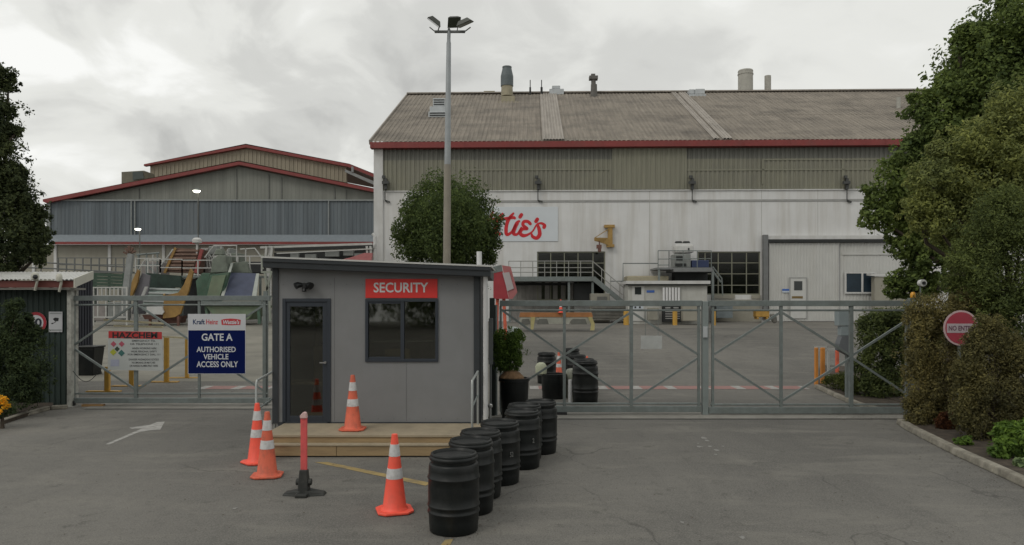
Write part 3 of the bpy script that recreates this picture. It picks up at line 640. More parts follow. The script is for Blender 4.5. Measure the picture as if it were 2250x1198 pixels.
# control cabin
CP = Plane((1380-CX)*43.5/F, 43.5, A1)
cc = thing('control_cabin', CP.P(1460, 705), 'white control cabin with vertical ducts, small door and blue notice', 'cabin')
zg = gz(43.5)
b = MB(); q = CP.rect(1380, 624, 1554, 700); CP.ubox(b, q[0], q[1], 0, 2.2, zg, q[3]); b.build('wall', mat('control_cabin_white', (.46, .46, .43), .55, .08, 1.5, dirt=((.3, .28, .24), .5, 2, (1, 1, .3))), cc, bevel=.02)
b = MB(); q = CP.rect(1376, 619, 1561, 624, -.3); CP.ubox(b, q[0], q[1], -.3, 2.4, q[2], q[3]+.05); b.build('roof', WHITE, cc)
b = MB(); q = CP.rect(1376, 624.2, 1558, 627, -.25); CP.ubox(b, q[0], q[1], -.25, -.003, q[2], q[3]); b.build('gutter', DARK, cc)
b = MB(); CP.box(b, 1389, 628, 1416, 706, -.05, -.003); d = b.build('door', mat('white_door', (.53, .53, .51)), cc, bevel=.01)
b = MB(); CP.box(b, 1395, 631, 1409, 647, -.07, -.05); b.build('pane', mat('dark_pane', (.03, .035, .035)), d)
b = MB(); CP.box(b, 1390, 672, 1413, 679, -.065, -.05); d2 = b.build('door_notice', mat('pale_notice', (.5, .55, .6)), d); 
b = MB(); CP.box(b, 1394, 673.5, 1398, 677.5, -.07, -.065); CP.box(b, 1404, 673.5, 1408, 677.5, -.07, -.065); b.build('notice_mark', DARK, d)
b = MB(); CP.box(b, 1421, 638, 1438, 643, -.03, -.003); b.build('notice', mat('blue_sign', (.05, .13, .42)), cc)
b = MB()
for k in range(6): u, z = CP.uz(1459+k*6.6, 632, -.2); z0 = CP.uz(1459, 672, -.2)[1]; b.tube([CP.pt(u, -.14, z0), CP.pt(u, -.14, z)], .07, 8)
b.parts('duct', mat('bright_white', (.68, .68, .68), .4, .03), cc, smooth=True)
b = MB(); CP.box(b, 1456, 672.5, 1497, 708, -.3, -.003); f_ = b.build('louvre_unit', DARK, cc)
b = MB()
for k in range(4): CP.box(b, 1462, 684+k*5, 1494, 686+k*5, -.33, -.3)
CP.box(b, 1462, 675, 1473, 678, -.33, -.3); CP.box(b, 1480, 675, 1491, 678, -.33, -.3); b.build('louvre', mat('pale_grey_frame', (.33, .33, .32)), f_)
b = MB(); CP.box(b, 1500, 668, 1535, 706, -.9, -.35); o = b.build('cream_crate', CREAM, bevel=.04); tag(o, 'pale cream crate standing on the yard before the control cabin', 'crate')
b = MB(); CP.box(b, 1424, 676, 1448, 704, -.7, -.3); o = b.build('beige_crate', mat('beige_metal', (.25, .24, .2)), bevel=.04); tag(o, 'beige box beside the control cabin door', 'crate')
b = MB(); FB.box(b, 1574, 664, 1610, 699, -1.6, -.5); b.mi = 1; FB.box(b, 1582, 669, 1592, 673, -1.62, -1.6); o = b.build('grey_cabinet', [mat('blue_grey_cabinet', (.17, .20, .21)), DARK], bevel=.03); tag(o, 'blue-grey electrical cabinet against the factory plinth', 'cabinet')
# yellow bollards and barrier near the factory
def bollard(px, py0, py1, Y, wd, label, m=YEL, group='yellow bollards by the factory'):
    x, _, z1 = W(px, py0, Y); b = MB(); b.tube([(x, Y, gz(Y)), (x, Y, z1-.03), (x, Y, z1)], [wd, wd, wd*.7], 12); o = b.build('bollard', m, smooth=True); return tag(o, label, 'bollard', group)
bollard(1376, 684, 708, 42.5, .16, 'yellow bollard left of the control cabin door'); bollard(1483, 683, 708, 42.4, .14, 'yellow bollard in front of the cabin louvre unit')
bollard(1568, 680, 708, 42.3, .13, 'yellow bollard right of the white control cabin')
b = MB(); YB_ = mat('yellow_ochre', (.42, .24, .05), .6, .2); FB.box(b, 1661, 682, 1691, 697, -2.0, -1.4); FB.box(b, 1663, 697, 1668, 702, -2.0, -1.4); FB.box(b, 1684, 697, 1689, 702, -2.0, -1.4); o = b.build('yellow_guard', YB_, bevel=.04); tag(o, 'yellow ochre guard box at the foot of the sliding door post', 'guard')
b = MB(); b.prism([W(1693, 690, 42), W(1707, 690, 42), W(1710, 708, 42), W(1702, 712, 42), W(1696, 703, 42)], (0, .3, 0)); o = b.build('grey_sack', mat('grey_timber', (.13, .125, .11)), bevel=.1); tag(o, 'small grey sack on the yard below the sliding door', 'sack')

# concrete barrier with orange rail, and objects on it
YQ = 38.0
br = thing('road_barrier', W(1225, 715, YQ), 'long pale barrier with orange top rail and yellow legs across the yard', 'barrier')
def wpoly(b, pts, Y, th): b.prism([W(x, y, Y) for x, y in pts], (0, th, 0))
b = MB(); wpoly(b, [(1143,687),(1300,687),(1303,697),(1141,697)], YQ, .5); b.build('top_rail', mat('faded_orange_rail', (.34, .15, .055), .6, .25, 2), br)
b = MB(); wpoly(b, [(1142,697.2),(1168,697.2),(1160,718),(1141,716)], YQ+.02, .45); wpoly(b, [(1168,697.2),(1302,697.2),(1303,712),(1290,712),(1280,704),(1255,704),(1250,712),(1190,712),(1186,704),(1172,704)], YQ+.02, .45); b.build('panel', mat('dirty_white_plastic', (.33, .33, .28), .7, .15), br)
b = MB(); wpoly(b, [(1166,697),(1176,697),(1172,724),(1166,724)], YQ-.1, .1); wpoly(b, [(1292,697),(1301,697),(1307,712),(1306,726),(1297,726),(1299,712)], YQ-.1, .1); b.parts('leg', mat('pale_yellow_paint', (.42, .37, .17), .6), br)
b = MB()
for x0, x1 in ((1144, 1166), (1180, 1206), (1254, 1290)): wpoly(b, [(x0+4, 701), (x1-4, 701), (x1, 713), (x0, 713)], YQ-.02, .03)
b.parts('recess', mat('barrier_recess', (.13, .13, .115), .8), br)
# red tapered hopper/board beyond the cabin
rh = thing('red_hopper', W(1105, 660, 24), 'tilted red housing with a pale label just right of the security cabin roof', 'housing')
YH = 22.0
b = MB(); b.prism([W(1084, 592, YH), W(1104, 594, YH), W(1118, 657, YH), W(1084, 657, YH)], (0, .5, 0)); b.build('side_panel', mat('deep_red_panel', (.34, .035, .045), .5, .1), rh)
b = MB(); b.prism([W(1103, 583, YH-.02), W(1122, 586, YH-.02), W(1137, 642, YH-.02), W(1126, 657, YH-.02), W(1118.5, 657, YH-.02)], (0, .5, 0)); b.build('front_panel', mat('faded_red_panel', (.38, .13, .13), .55, .15), rh)
b = MB(); b.prism([W(1104, 600, YH-.05), W(1119, 598, YH-.05), W(1129, 634, YH-.05), W(1115, 640, YH-.05)], (0, .025, 0)); b.build('label_plate', mat('pinkish_white', (.42, .38, .38), .6, .1), rh)
b = MB(); b.prism([W(1076, 588, YH-.01), W(1102, 582, YH-.01), W(1104, 596, YH-.01), W(1078, 602, YH-.01)], (0, .4, 0)); b.build('bracket', STEEL, rh)
b = MB()
for x0, x1 in ((1093, 1090), (1107, 1113)): b.tube([W(x0, 657, YH+.2), W(x1, 778, YH+.2)], .05, 8)
b.parts('leg', ORANGE2, rh)
b = MB(); b.lathe([(.36, 0), (.42, .05), (.42, .75), (.34, .86), (.1, .9)], (W(1122, 700, 30)[0], 30, gz(30)+.2), 20); o = b.build('white_drum', mat('bluish_white_plastic', (.38, .42, .40), .5)); 
for f_ in o.data.polygons: f_.use_smooth = True
tag(o, 'pale bluish white drum behind the gate, right of the cabin downpipe', 'drum')

# ------------------------------------------------------------------ left building far behind
lb = thing('warehouse', W(470, 640, 80), 'wide gabled warehouse with blue-grey cladding band and red roof edges', 'building')
BLU = mat('blue_grey_cladding', (.105, .125, .14), .6, .3, 1.5, streak=(1.3, 1, .04), dirt=((.16, .18, .19), .6, .5, (2, 1, .05)))
GRN = mat('grey_green_cladding', (.205, .21, .185), .65, .16, 1.5, streak=(.9, 1, .04))
YL = 80
def facade(b, pts, Y, th=.3): b.prism([W(x, y, Y) for x, y in pts], (0, th, 0))
b = MB(); facade(b, [(103,440),(108,449),(525,366),(900,441)], YL+.35, .3); facade(b, [(108,441),(900,441),(900,449),(108,449)], YL+.4, .25)
b.v = b.v; 
# corrugate the gable: vertical ribs between the eave line and the rake
x = 125
while x < 900:
    def rake(x): return 366+(525-x)*(83/417) if x < 525 else 366+(x-525)*(75/375)
    yt = rake(x)+2
    if yt < 440: b.prism([W(x, yt, YL+.335), W(x+3.4, yt, YL+.335), W(x+3.4, 441, YL+.335), W(x, 441, YL+.335)], (0, .015, 0))
    x += 8.4
b.mi = 1
for xx in (305, 519, 590, 618, 735, 760): b.prism([W(xx, rake(xx)+4, YL+.26), W(xx+1.6, rake(xx)+4, YL+.26), W(xx+1.6, 441, YL+.26), W(xx, 441, YL+.26)], (0, .04, 0))
b.build('gable', [GRN, mat('joint_grey', (.12, .125, .115))], lb)
b = MB(); p = W(102, 520, YL); q = W(900, 520, YL); h = W(0, 441, YL)[2]-p[2]; b.corr(p, (q[0]-p[0], 0, 0), (0, 0, h), 96, .035); b.build('upper_wall', BLU, lb)
b = MB(); facade(b, [(108,438.5),(900,438.5),(900,441.5),(108,441.5)], YL-.2, .2)
for xx in (103, 287, 295, 434, 721): facade(b, [(xx,441.5),(xx+(7 if xx == 103 else 2.0),441.5),(xx+(7 if xx == 103 else 2.0),519),(xx,519)], YL-.18, .1)
b.build('trim', mat('pale_trim', (.24, .255, .25), .6), lb)
b = MB(); b.prism([W(100, 516, YL-.3), W(900, 516, YL-.3), W(900, 531, YL-1.6), W(100, 531, YL-1.6)], (0, .02, -.15)); b.build('awning', mat('blue_grey_awning', (.19, .215, .235), .6, .1), lb)
b = MB(); facade(b, [(114,531.5),(900,531.5),(900,537),(114,537)], YL-1.7, .2); b.build('fascia', REDF, lb)
b = MB(); facade(b, [(-80,537.5),(900,537.5),(900,680),(-80,680)], YL-.6, .3); b.build('lower_wall', CREAM, lb)
b = MB()
for xx in (20, 70, 118, 237, 356, 470, 590): facade(b, [(xx,538),(xx+6,538),(xx+6,680),(xx,680)], YL-.75, .14)
b.parts('column', WHITE, lb)
b = MB(); facade(b, [(94,443),(94,438),(525,355),(900,431),(900,438),(525,362),(100,446)], YL-.6, .5); b.build('verge_trim', REDF, lb)
b = MB(); b.add([W(94, 438, YL-.6), W(525, 353, YL-.6), (W(525, 353, YL-.6)[0], YL+9.5, W(525, 353, YL-.6)[2]), (W(94, 438, YL-.6)[0], YL+9.5, W(94, 438, YL-.6)[2]), W(900, 430, YL-.6), (W(900, 430, YL-.6)[0], YL+9.5, W(900, 430, YL-.6)[2])], [(0,1,2,3),(1,4,5,2)]); b.build('roof', mat('red_brown_roof', (.17, .10, .07), .8, .2), lb)
YL2 = 90
u2 = thing('rear_warehouse', W(560, 640, 90), 'taller cream gabled warehouse rising behind the blue-grey one', 'building')
b = MB(); facade(b, [(330,380),(330,364),(540,325),(762,368),(762,440),(330,440)], YL2, .4)
x = 335
while x < 760:
    yt = 326+abs(x-540)*(41/(210 if x < 540 else 222)); b.prism([W(x, yt+3, YL2-.08), W(x+3, yt+3, YL2-.08), W(x+3, 440, YL2-.08), W(x, 440, YL2-.08)], (0, .06, 0)); x += 9
b.build('wall', mat('tan_cladding', (.27, .24, .18), .7, .12, 1.2, streak=(1, 1, .06)), u2)
b = MB(); facade(b, [(316,365),(316,361),(540,318),(768,361),(830,386),(830,393),(766,367),(540,324)], YL2-.6, .6); b.build('verge_trim', REDF, u2)
b = MB(); c_ = lambda x, y, d=0: (W(x, y, YL2-.6)[0], YL2-.6+d, W(x, y, YL2-.6)[2]); b.add([c_(316,361), c_(540,316), c_(540,316,20), c_(316,361,20), c_(768,360), c_(768,360,20), c_(830,385), c_(830,385,20)], [(0,1,2,3),(1,4,5,2),(4,6,7,5)]); b.build('roof', mat('red_brown_roof', (.17, .10, .07)), u2)
b = MB(); facade(b, [(758,372),(830,402),(830,410),(758,378)], YL2-1.2, .4); facade(b, [(772,366),(776,366),(776,378),(772,378)], YL2-1.3, .3); b.build('gutter', mat('grey_gutter', (.22, .23, .23)), u2)
b = MB(); facade(b, [(267,378),(316,375),(318,396),(267,405)], YL+2.5, 2.5); vb_ = b.build('roof_vent', mat('green_brown_vent', (.13, .125, .09), .6, .2), lb); b = MB(); facade(b, [(291,378),(313,377),(316,392),(292,396)], YL+2.4, .09); b.build('vent_grille', mat('dark_green_grille', (.055, .07, .065)), vb_)
# lit yard lamps
LIT = mat('lit_lamp_lens', (.9, .9, .8), .4, 0, emit=((1, .97, .82), 6.0))
def yardlamp(px, py, Y, r, label):
    p = W(px, py, Y); o = thing('yard_lamp', (p[0], Y, gz(Y)), label, 'lamp', 'lit lamps before the warehouse')
    b = MB(); b.tube([(p[0], Y+.3, gz(Y)), (p[0], Y+.3, p[2]+.1)], .04, 8); b.build('pole', mat('thin_pole', (.10, .10, .09)), o)
    b = MB(); b.lathe([(r*.4, r*.5), (r, .05*r), (r*.95, 0)], (p[0], Y, p[2]), 16); b.build('hood', STEEL, o, smooth=True)
    b = MB(); b.lathe([(r*.2, -r*.55), (r*.7, -r*.45), (r, -.01)], (p[0], Y, p[2]), 16); b.build('lens', LIT, o, smooth=True)
yardlamp(432, 419, 60, .3, 'lit white yard lamp on thin pole before the warehouse gable'); yardlamp(303, 503, 60, .24, 'lit white yard lamp before the blue-grey cladding')

# ------------------------------------------------------------------ yard machinery on the left
YM = 42.0
GREEN = mat('machine_green', (.062, .125, .085), .6, .25, 2, dirt=((.12, .12, .09), .6, 2, (1, 1, .4)))
LGREEN = mat('faded_green', (.15, .20, .13), .65, .2, 2, dirt=((.18, .17, .12), .6, 1.5, (1, 1, .4)))
NAVY = mat('navy_belt', (.045, .055, .095), .6, .2, 2)
WRAIL = mat('white_rail_paint', (.42, .42, .40), .55, .12, 3)
def poly(b, pts, Y, dep): b.prism([W(x, y, Y) for x, y in pts], (0, dep, 0))
gh = thing('green_hopper', W(505, 700, YM), 'green tipping hopper with sloping navy belt beside the cabin', 'hopper')
b = MB(); P4 = [W(450,672,YM), W(570,672,YM), (W(570,672,YM)[0], YM+2.6, W(0,672,YM)[2]), (W(450,672,YM)[0], YM+2.6, W(0,672,YM)[2])]
Q4 = [W(478,703,YM), W(545,703,YM), (W(545,703,YM)[0], YM+1.9, W(0,703,YM)[2]), (W(478,703,YM)[0], YM+1.9, W(0,703,YM)[2])]
b.hexa(Q4+P4); b.build('bin', LGREEN, gh, bevel=.03)
b = MB(); b.bar(W(440,667,YM-.1), W(576,667,YM-.1), .2, .26); b.bar(W(446,667,YM), W(440,660,YM+2.6), .15); b.build('rim', STEEL, gh)
b = MB(); b.add([W(490,652,YM), W(553,652,YM), W(566,601,YM+1.8), W(505,599,YM+1.8)], [(0,1,2,3)]); b.prism([W(490,652,YM+.02), W(553,652,YM+.02), W(566,601,YM+1.82), W(505,599,YM+1.82)], (0, .1, -.05)); b.build('belt', NAVY, gh)
b = MB(); b.prism([W(553,653,YM-.05), W(563,653,YM-.05), W(569,601,YM+1.7), W(563,601,YM+1.7)], (0, .08, 0)); b.prism([W(484,655,YM-.05), W(491,655,YM-.05), W(512,578,YM+1.8), W(507,578,YM+1.8)], (0, .08, 0)); b.parts('side_guard', mat('pale_guard', (.33, .35, .32)), gh)
b = MB(); poly(b, [(434,655),(430,618),(444,600),(462,600),(452,655)], YM+.6, 1.2); poly(b, [(446,662),(462,604),(504,598),(484,662)], YM+.3, .3); b.build('side_plate', GREEN, gh, bevel=.02)
b = MB(); poly(b, [(452,661),(466,606),(496,604),(480,661)], YM+.2, .08); b.build('access_panel', LGREEN, gh)
b = MB(); poly(b, [(462,600),(466,570),(480,560),(496,562),(500,598)], YM+1.4, 1.0); poly(b, [(506,578),(540,574),(548,600),(508,600)], YM+2.2, .6); poly(b, [(470,560),(474,548),(486,546),(490,560)], YM+1.7, .5); b.build('drive_housing', mat('dull_grey_green', (.15, .17, .14), .7, .35, 2), gh, bevel=.04)
b = MB()
for x in (452, 568): b.bar(W(x, 668, YM+.1), W(x+(6 if x < 500 else 2), 712, YM+.1), .14)
for x in (458, 572): b.bar(W(x, 668, YM+2.4), W(x, 705, YM+2.4), .14)
b.parts('leg', GREEN, gh)
# grey trestle right of it
b = MB()
for p_, q_ in (((582,600),(592,662)), ((596,600),(580,662)), ((577,592),(577,560)), ((574,598),(600,598)), ((584,662),(584,706)), ((592,662),(594,706)), ((578,655),(600,655))): b.bar(W(*p_, YM-.4), W(*q_, YM-.4), .11)
o = b.build('trestle', mat('pale_green_grey', (.24, .26, .22), .6)); tag(o, 'pale grey-green steel trestle left of the security cabin roof', 'trestle')
# yellow chute with grey roller deck
yc = thing('yellow_chute', W(380, 700, YM), 'yellow ochre chute with pale roller deck in the left yard', 'chute')
OCH = mat('ochre_paint', (.29, .17, .045), .6, .25, 2, dirt=((.16, .08, .03), .6, 2, (1, 1, .5)))
b = MB(); poly(b, [(360,650),(392,643),(404,625),(418,590),(424,598),(414,640),(406,660),(396,690),(384,697),(358,700)], YM-.4, .15)
b.bar(W(360, 650, YM-.4), W(362, 646, YM+1.6), .1, .1); b.build('right_cheek', OCH, yc)
b = MB(); poly(b, [(278,655),(282,636),(302,592),(306,596),(302,620),(288,656)], YM+.8, .15); b.build('left_cheek', OCH, yc)
b = MB(); poly(b, [(290,690),(296,640),(312,600),(330,606),(318,690)], YM+1.0, .1); b.build('back_plate', mat('purple_grey_steel', (.14, .135, .15), .6, .15), yc)
b = MB(); b.prism([W(312,678,YM), W(362,680,YM), W(398,634,YM+1.6), W(320,632,YM+1.6)], (0, .05, -.12)); yd = b.build('roller_deck', mat('pale_green_deck', (.20, .24, .22), .5, .15), yc)
b = MB()
for k in range(5):
    t = k/5+.08; a = np.array(W(313,677,YM))*(1-t)+np.array(W(321,632,YM+1.6))*t; c = np.array(W(362,679,YM))*(1-t)+np.array(W(397,634,YM+1.6))*t; b.tube([a+(0, 0, .05), c+(0, 0, .05)], .06, 8)
b.parts('roller', mat('pale_roller', (.33, .35, .34), .45), yd)
b = MB(); poly(b, [(322,674),(356,674),(360,686),(356,691),(322,690)], YM-.5, .5); poly(b, [(309,652),(315,652),(324,630),(318,630)], YM-.2, .1); b.parts('tray', WHITE, yc)
b = MB(); poly(b, [(312,692),(360,692),(356,702),(318,702)], YM-.1, .6); b.bar(W(330, 700, YM), W(330, 716, YM), .12); b.bar(W(392, 690, YM-.3), W(392, 716, YM-.3), .12); poly(b, [(346,700),(398,694),(394,710),(350,712)], YM+.2, .8); b.build('frame', RUST, yc)
b = MB(); poly(b, [(318,632),(400,632),(396,606),(322,600)], YM+2.2, .4); b.build('rear_housing', mat('very_dark_green', (.02, .04, .03), .7, .3), yc)
# rust brown elevator
ev = thing('rusty_elevator', W(405, 640, 47), 'rust brown slatted elevator housing above the yellow chute', 'elevator')
YE = 47
b = MB(); poly(b, [(362,598),(372,560),(386,545),(440,548),(428,600)], YE, 1.2); b.build('housing', mat('rust_brown', (.13, .075, .055), .75, .35, 2), ev)
b = MB()
for k in range(6): y = 551+k*8; b.bar(W(384-k*3.4, y, YE-.06), W(436-k*2.2, y, YE-.06), .08, .12)
b.parts('slat', mat('rust_slats', (.19, .12, .09), .75, .3), ev)
b = MB(); b.bar(W(362, 600, YE-.1), W(386, 545, YE-.1), .12, .15); b.build('left_rail', OCH, ev)
b = MB(); b.bar(W(430, 600, YE-.1), W(444, 548, YE-.1), .12, .2); b.build('right_rail', mat('faded_red_rail', (.25, .05, .045)), ev)
# grey lattice conveyor leg
b = MB(); b.bar(W(272, 700, YM-.8), W(288, 558, YM-.8), .28, .25); b.bar(W(264, 690, YM-.8), W(280, 566, YM-.8), .08)
for k in range(9): b.bar(W(265+k*1.8, 682-k*14, YM-.8), W(280+k*1.0, 676-k*14, YM-.8), .06)
o = b.build('lattice_leg', mat('galvanised_grey', (.24, .25, .245), .55, .2, 3)); tag(o, 'leaning grey lattice conveyor leg left of the yellow chute', 'conveyor leg')
b = MB()
for a_, c_2 in (((283,556),(276,546)), ((288,556),(292,544)), ((288,556),(298,552)), ((280,558),(272,554)), ((284,552),(284,540))): b.bar(W(*a_, YM-.8), W(*c_2, YM-.8), .14, .1)
o = b.build('floodlight_bracket', mat('rust_brown', (.13, .075, .055))); tag(o, 'small brown bracket with lamps on top of the lattice leg', 'bracket')
# white railed walkway among machines
wk = thing('machine_walkway', W(450, 640, 44), 'white railed walkway running across the yard machinery', 'walkway')
b = MB(); YW = 44.5
for x0, x1, y0, y1 in ((298, 352, 568, 600), (352, 400, 570, 606), (400, 470, 572, 606), (470, 575, 563, 596)):
    n = max(1, int((x1-x0)/26))
    for k in range(n+1): x = x0+(x1-x0)*k/n; b.bar(W(x, y0, YW), W(x, y1, YW), .07)
    for t in (0, .5): y = y0+(y1-y0)*t; b.bar(W(x0, y, YW), W(x1, y, YW), .06)
b.build('railing', WRAIL, wk)
b = MB(); b.box(W(298, 0, YW)[0], W(575, 0, YW)[0], YW-.1, YW+1.2, W(0, 606, YW)[2]-.12, W(0, 606, YW)[2]); b.build('deck', STEEL, wk)
b = MB()
for x in (300, 400, 470, 572): b.bar(W(x, 606, YW), W(x, 716, YW), .12)
b.parts('post', STEEL, wk)
# clutter: equipment boxes behind, built as machine bodies
cl = thing('sorting_machine', W(450, 620, 49), 'grey sorting machine crowded between elevator and green hopper', 'machine')
MIX = [mat('grey_machine', (.2, .21, .2)), mat('pinkish_grey', (.22, .2, .19), .6, .2), mat('dull_grey_green', (.15, .17, .14)), DARK]
for i, (x0, y0, x1, y1, k) in enumerate(((440,545,458,600,1), (458,541,478,560,0), (476,552,500,572,2), (500,545,506,562,0), (505,556,522,575,2), (310,575,350,604,1), (324,600,344,628,0), (340,604,360,640,3), (428,590,452,612,1), (520,575,580,600,3), (395,612,432,700,3))):
    b = MB(); FBt = Plane(0, 48.5); FBt.box(b, x0, y0, x1, y1, 0, 1.0+.1*i); b.build('machine_body', MIX[k], cl, bevel=.05)
b = MB()
for k in range(10): b.tube([W(442+k*6, 560+(k % 3)*5, 48.2), W(452+k*6, 548+(k % 4)*9, 48.2), W(456+k*6, 590, 48.2)], .05, 6)
b.build('pipework', WRAIL, cl)
b = MB(); b.lathe([(.05, 0), (.28, .1), (.3, .3), (.15, .42)], W(433, 537, 47), 14); b.bar(W(433, 537, 47), W(433, 560, 47), .1); o = b.build('dome_camera', WHITE); tag(o, 'small white dome on a stalk above the rusty elevator', 'camera')
YC2 = 45.5
def clutter(name, label, cat, segs, m, Y, r_=.045):
    b = MB()
    for sg_ in segs:
        b.tube([W(x, y, Y) for x, y in sg_], r_, 6)
    o = b.build(name, m); return tag(o, label, cat)
clutter('pipe_rack', 'tangle of thin pale pipes above the rusty elevator', 'pipes', [[(300,600),(318,572),(352,572)],[(336,560),(336,610),(360,610)],[(352,585),(372,560),(380,548)],[(450,566),(470,540),(520,540),(520,575)],[(486,540),(486,600)],[(528,548),(560,546),(575,566)],[(540,546),(540,596)],[(410,604),(440,604),(440,640)]], WRAIL, 46.2)
clutter('scaffold', 'grey scaffold rails between the lattice leg and the elevator', 'scaffold', [[(300,560),(350,556)],[(322,556),(322,606)],[(346,556),(346,606)],[(300,584),(350,582)],[(304,560),(304,620)],[(322,582),(346,606)]], STEEL, 46.8, .06)
clutter('handrail_run', 'long dark handrail crossing before the pale lower wall', 'handrail', [[(0,574),(110,578),(300,588)],[(0,586),(110,590),(300,600)],[(40,576),(40,610)],[(90,578),(90,612)]], mat('dark_grey_rail', (.12, .125, .12), .6), 52, .05)
# low rails on left
b = MB()
for x in range(128, 292, 18): b.bar(W(x, 567, 50), W(x, 598, 50), .07)
for y in (567, 582): b.bar(W(126, y, 50), W(290, y, 50), .06)
b.box(W(126, 0, 50)[0], W(290, 0, 50)[0], 49.9, 51, W(0, 600, 50)[2], W(0, 597, 50)[2])
for x in (130, 210, 285): b.bar(W(x, 598, 50.4), W(x, 700, 50.4), .14)
o = b.build('guard_rail_walkway', mat('dark_grey_rail', (.12, .125, .12), .6)); tag(o, 'dark railed walkway behind the left shed roof', 'walkway')
b = MB(); BG = mat('bottle_green', (.035, .07, .045), .6, .3)
for k in range(5): b.bar(W(205, 603+k*7, 46), W(275, 606+k*7, 46), .25, .18)
for x in (207, 240, 272): b.bar(W(x, 600, 46.2), W(x, 708, 46.2), .12)
o = b.build('green_conveyor', BG); tag(o, 'dark green conveyor frame right of the white shed roof', 'conveyor')
b = MB()
for k in range(9): x = 206+k*9; b.bar(W(x, 632, 40), W(x, 662+ (k % 2)*34, 40), .06)
b.bar(W(204, 632, 40), W(280, 632, 40), .07); b.bar(W(204, 650, 40), W(280, 650, 40), .05); b.bar(W(204, 697, 40), W(280, 697, 40), .07)
for x in (205, 279): b.bar(W(x, 632, 40), W(x, 716, 40), .08)
o = b.build('white_cage', WRAIL); tag(o, 'white railed cage behind the left gate near the shed', 'cage')
for i, (x0, y0, x1, y1, mm, lab) in enumerate(((206, 668, 232, 705, 'pinkish_grey', 'pinkish grey crate inside the white cage'), (236, 664, 268, 706, 'grey_machine', 'grey box with flat top behind the white cage'), (238, 636, 262, 655, 'beige_metal', 'small beige box at the top of the white cage'))):
    b = MB(); Plane(0, 41.5).box(b, x0, y0, x1, y1, 0, .9); o = b.build('crate', MATS[mm], bevel=.04); tag(o, lab, 'crate')
# pipe bridge above the cabin roof
pb = thing('pipe_bridge', W(700, 560, 46), 'white pipe bridge with dark pipes above the security cabin roof', 'pipe bridge')
b = MB(); b.bar(W(572, 544, 46), W(818, 536, 46), .13, .13); b.bar(W(608, 557, 45.8), W(818, 547, 45.8), .07, .07); b.build('rail', WRAIL, pb)
b = MB(); b.bar(W(604, 549, 46.8), W(818, 541, 46.8), .2, .2); b.bar(W(604, 566, 47), W(818, 556, 47), .3, .6); b.bar(W(586, 572, 47.3), W(818, 572, 47.3), .3, .3); b.build('pipe', DARK, pb)
b = MB()
for x in (586, 598, 806, 814):
    b.bar(W(x, 541, 45.9), W(x+(-3 if x < 700 else 2), 575, 45.9), .13)
for x in (590, 812): b.bar(W(x, 560, 46), (W(x, 560, 46)[0], 46, gz(46)), .2)
b.parts('support', WRAIL, pb)
b = MB()
for x, y, dx in ((640, 552, 18), (672, 556, 24), (716, 548, 30), (756, 546, 22), (780, 554, 22)): b.box(W(x, 0, 46.5)[0], W(x+dx, 0, 46.5)[0], 46.3, 46.6, W(0, y+16, 46.5)[2], W(0, y+3, 46.5)[2])
b.parts('valve_box', mat('grey_machine', (.2, .21, .2)), pb)
b = MB(); b.tube([W(824, 574, 47), W(824, 520, 47), W(819, 513, 47)], .12, 10); b.tube([W(820, 545, 46.9), W(824, 536, 46.9)], .09, 8); o = b.build('downpipe', WHITE); tag(o, 'white bent downpipe at the left corner of the factory', 'pipe')
b = MB(); b.add([W(745, 572, 45), W(810, 572, 45), W(812, 556, 46)], [(0, 1, 2)]); b.prism([W(742, 575, 45), W(815, 575, 45), W(818, 556, 45), W(800, 556, 45)], (0, .3, 0)); o = b.build('red_awning', mat('faded_red_panel', (.38, .13, .13))); tag(o, 'faded red sheet below the right end of the pipe bridge', 'awning')

# ------------------------------------------------------------------ security cabin
YCB = 12.9; CB = Plane(0, YCB)
cb = thing('security_cabin', (W(830, 930, YCB)[0], YCB, .3), 'grey security cabin with charcoal trims standing behind a timber deck', 'cabin')
PANEL = mat('grey_cabin_panel', (.205, .208, .212), .5, .05, 2.5, dirt=((.17, .17, .165), .5, .9, (1.2, 1, .5)))
ux0, ux1 = CB.uz(598, 0)[0], CB.uz(1056, 0)[0]; zb0 = .30
dr = CB.rect(621, 656, 727, 928); wr = CB.rect(803, 657, 963, 795)
zl, zr = CB.uz(598, 590)[1], CB.uz(1056, 608)[1]; zt_ = min(zl, zr)-.02
b = MB(); CB.wall(b, ux0+.02, ux1-.02, zb0, zt_, 0, .08, [(dr[0], dr[1], zb0+.02, dr[3]), wr])
b.prism([CB.pt(ux0+.02, 0, zt_), CB.pt(ux1-.02, 0, zt_), CB.pt(ux1-.02, 0, zr), CB.pt(ux0+.02, 0, zl)], (0, .08, 0))
b.box(ux0+.02, ux0+.1, YCB+.08, 15.5, zb0, zl); b.box(ux1-.1, ux1-.02, YCB+.08, 15.5, zb0, zr); b.box(ux0+.1, ux1-.1, 15.42, 15.5, zb0, zr)
b.mi = 1
for x in (735, 893): u = CB.uz(x, 0)[0]; zz0, zz1 = (zb0+.06, wr[2]-.02) if x == 893 else (zb0+.06, zt_); CB.ubox(b, u-.004, u+.004, -.002, 0, zz0, zz1)
for u in np.arange(ux0+.2, ux1-.1, .28):
    for z in (zb0+.10, zt_-.12):
        if not (dr[0]-.03 < u < dr[1]+.03 and z < 2): CB.ubox(b, u-.006, u+.006, -.004, -.0005, z-.006, z+.006)
b.build('wall', [PANEL, mat('panel_joint', (.12, .122, .125))], cb)
b = MB(); b.box(ux0+.1, ux1-.1, YCB+.08, 15.42, zb0-.1, zb0+.02); b.build('floor', mat('vinyl_floor', (.12, .1, .08)), cb)
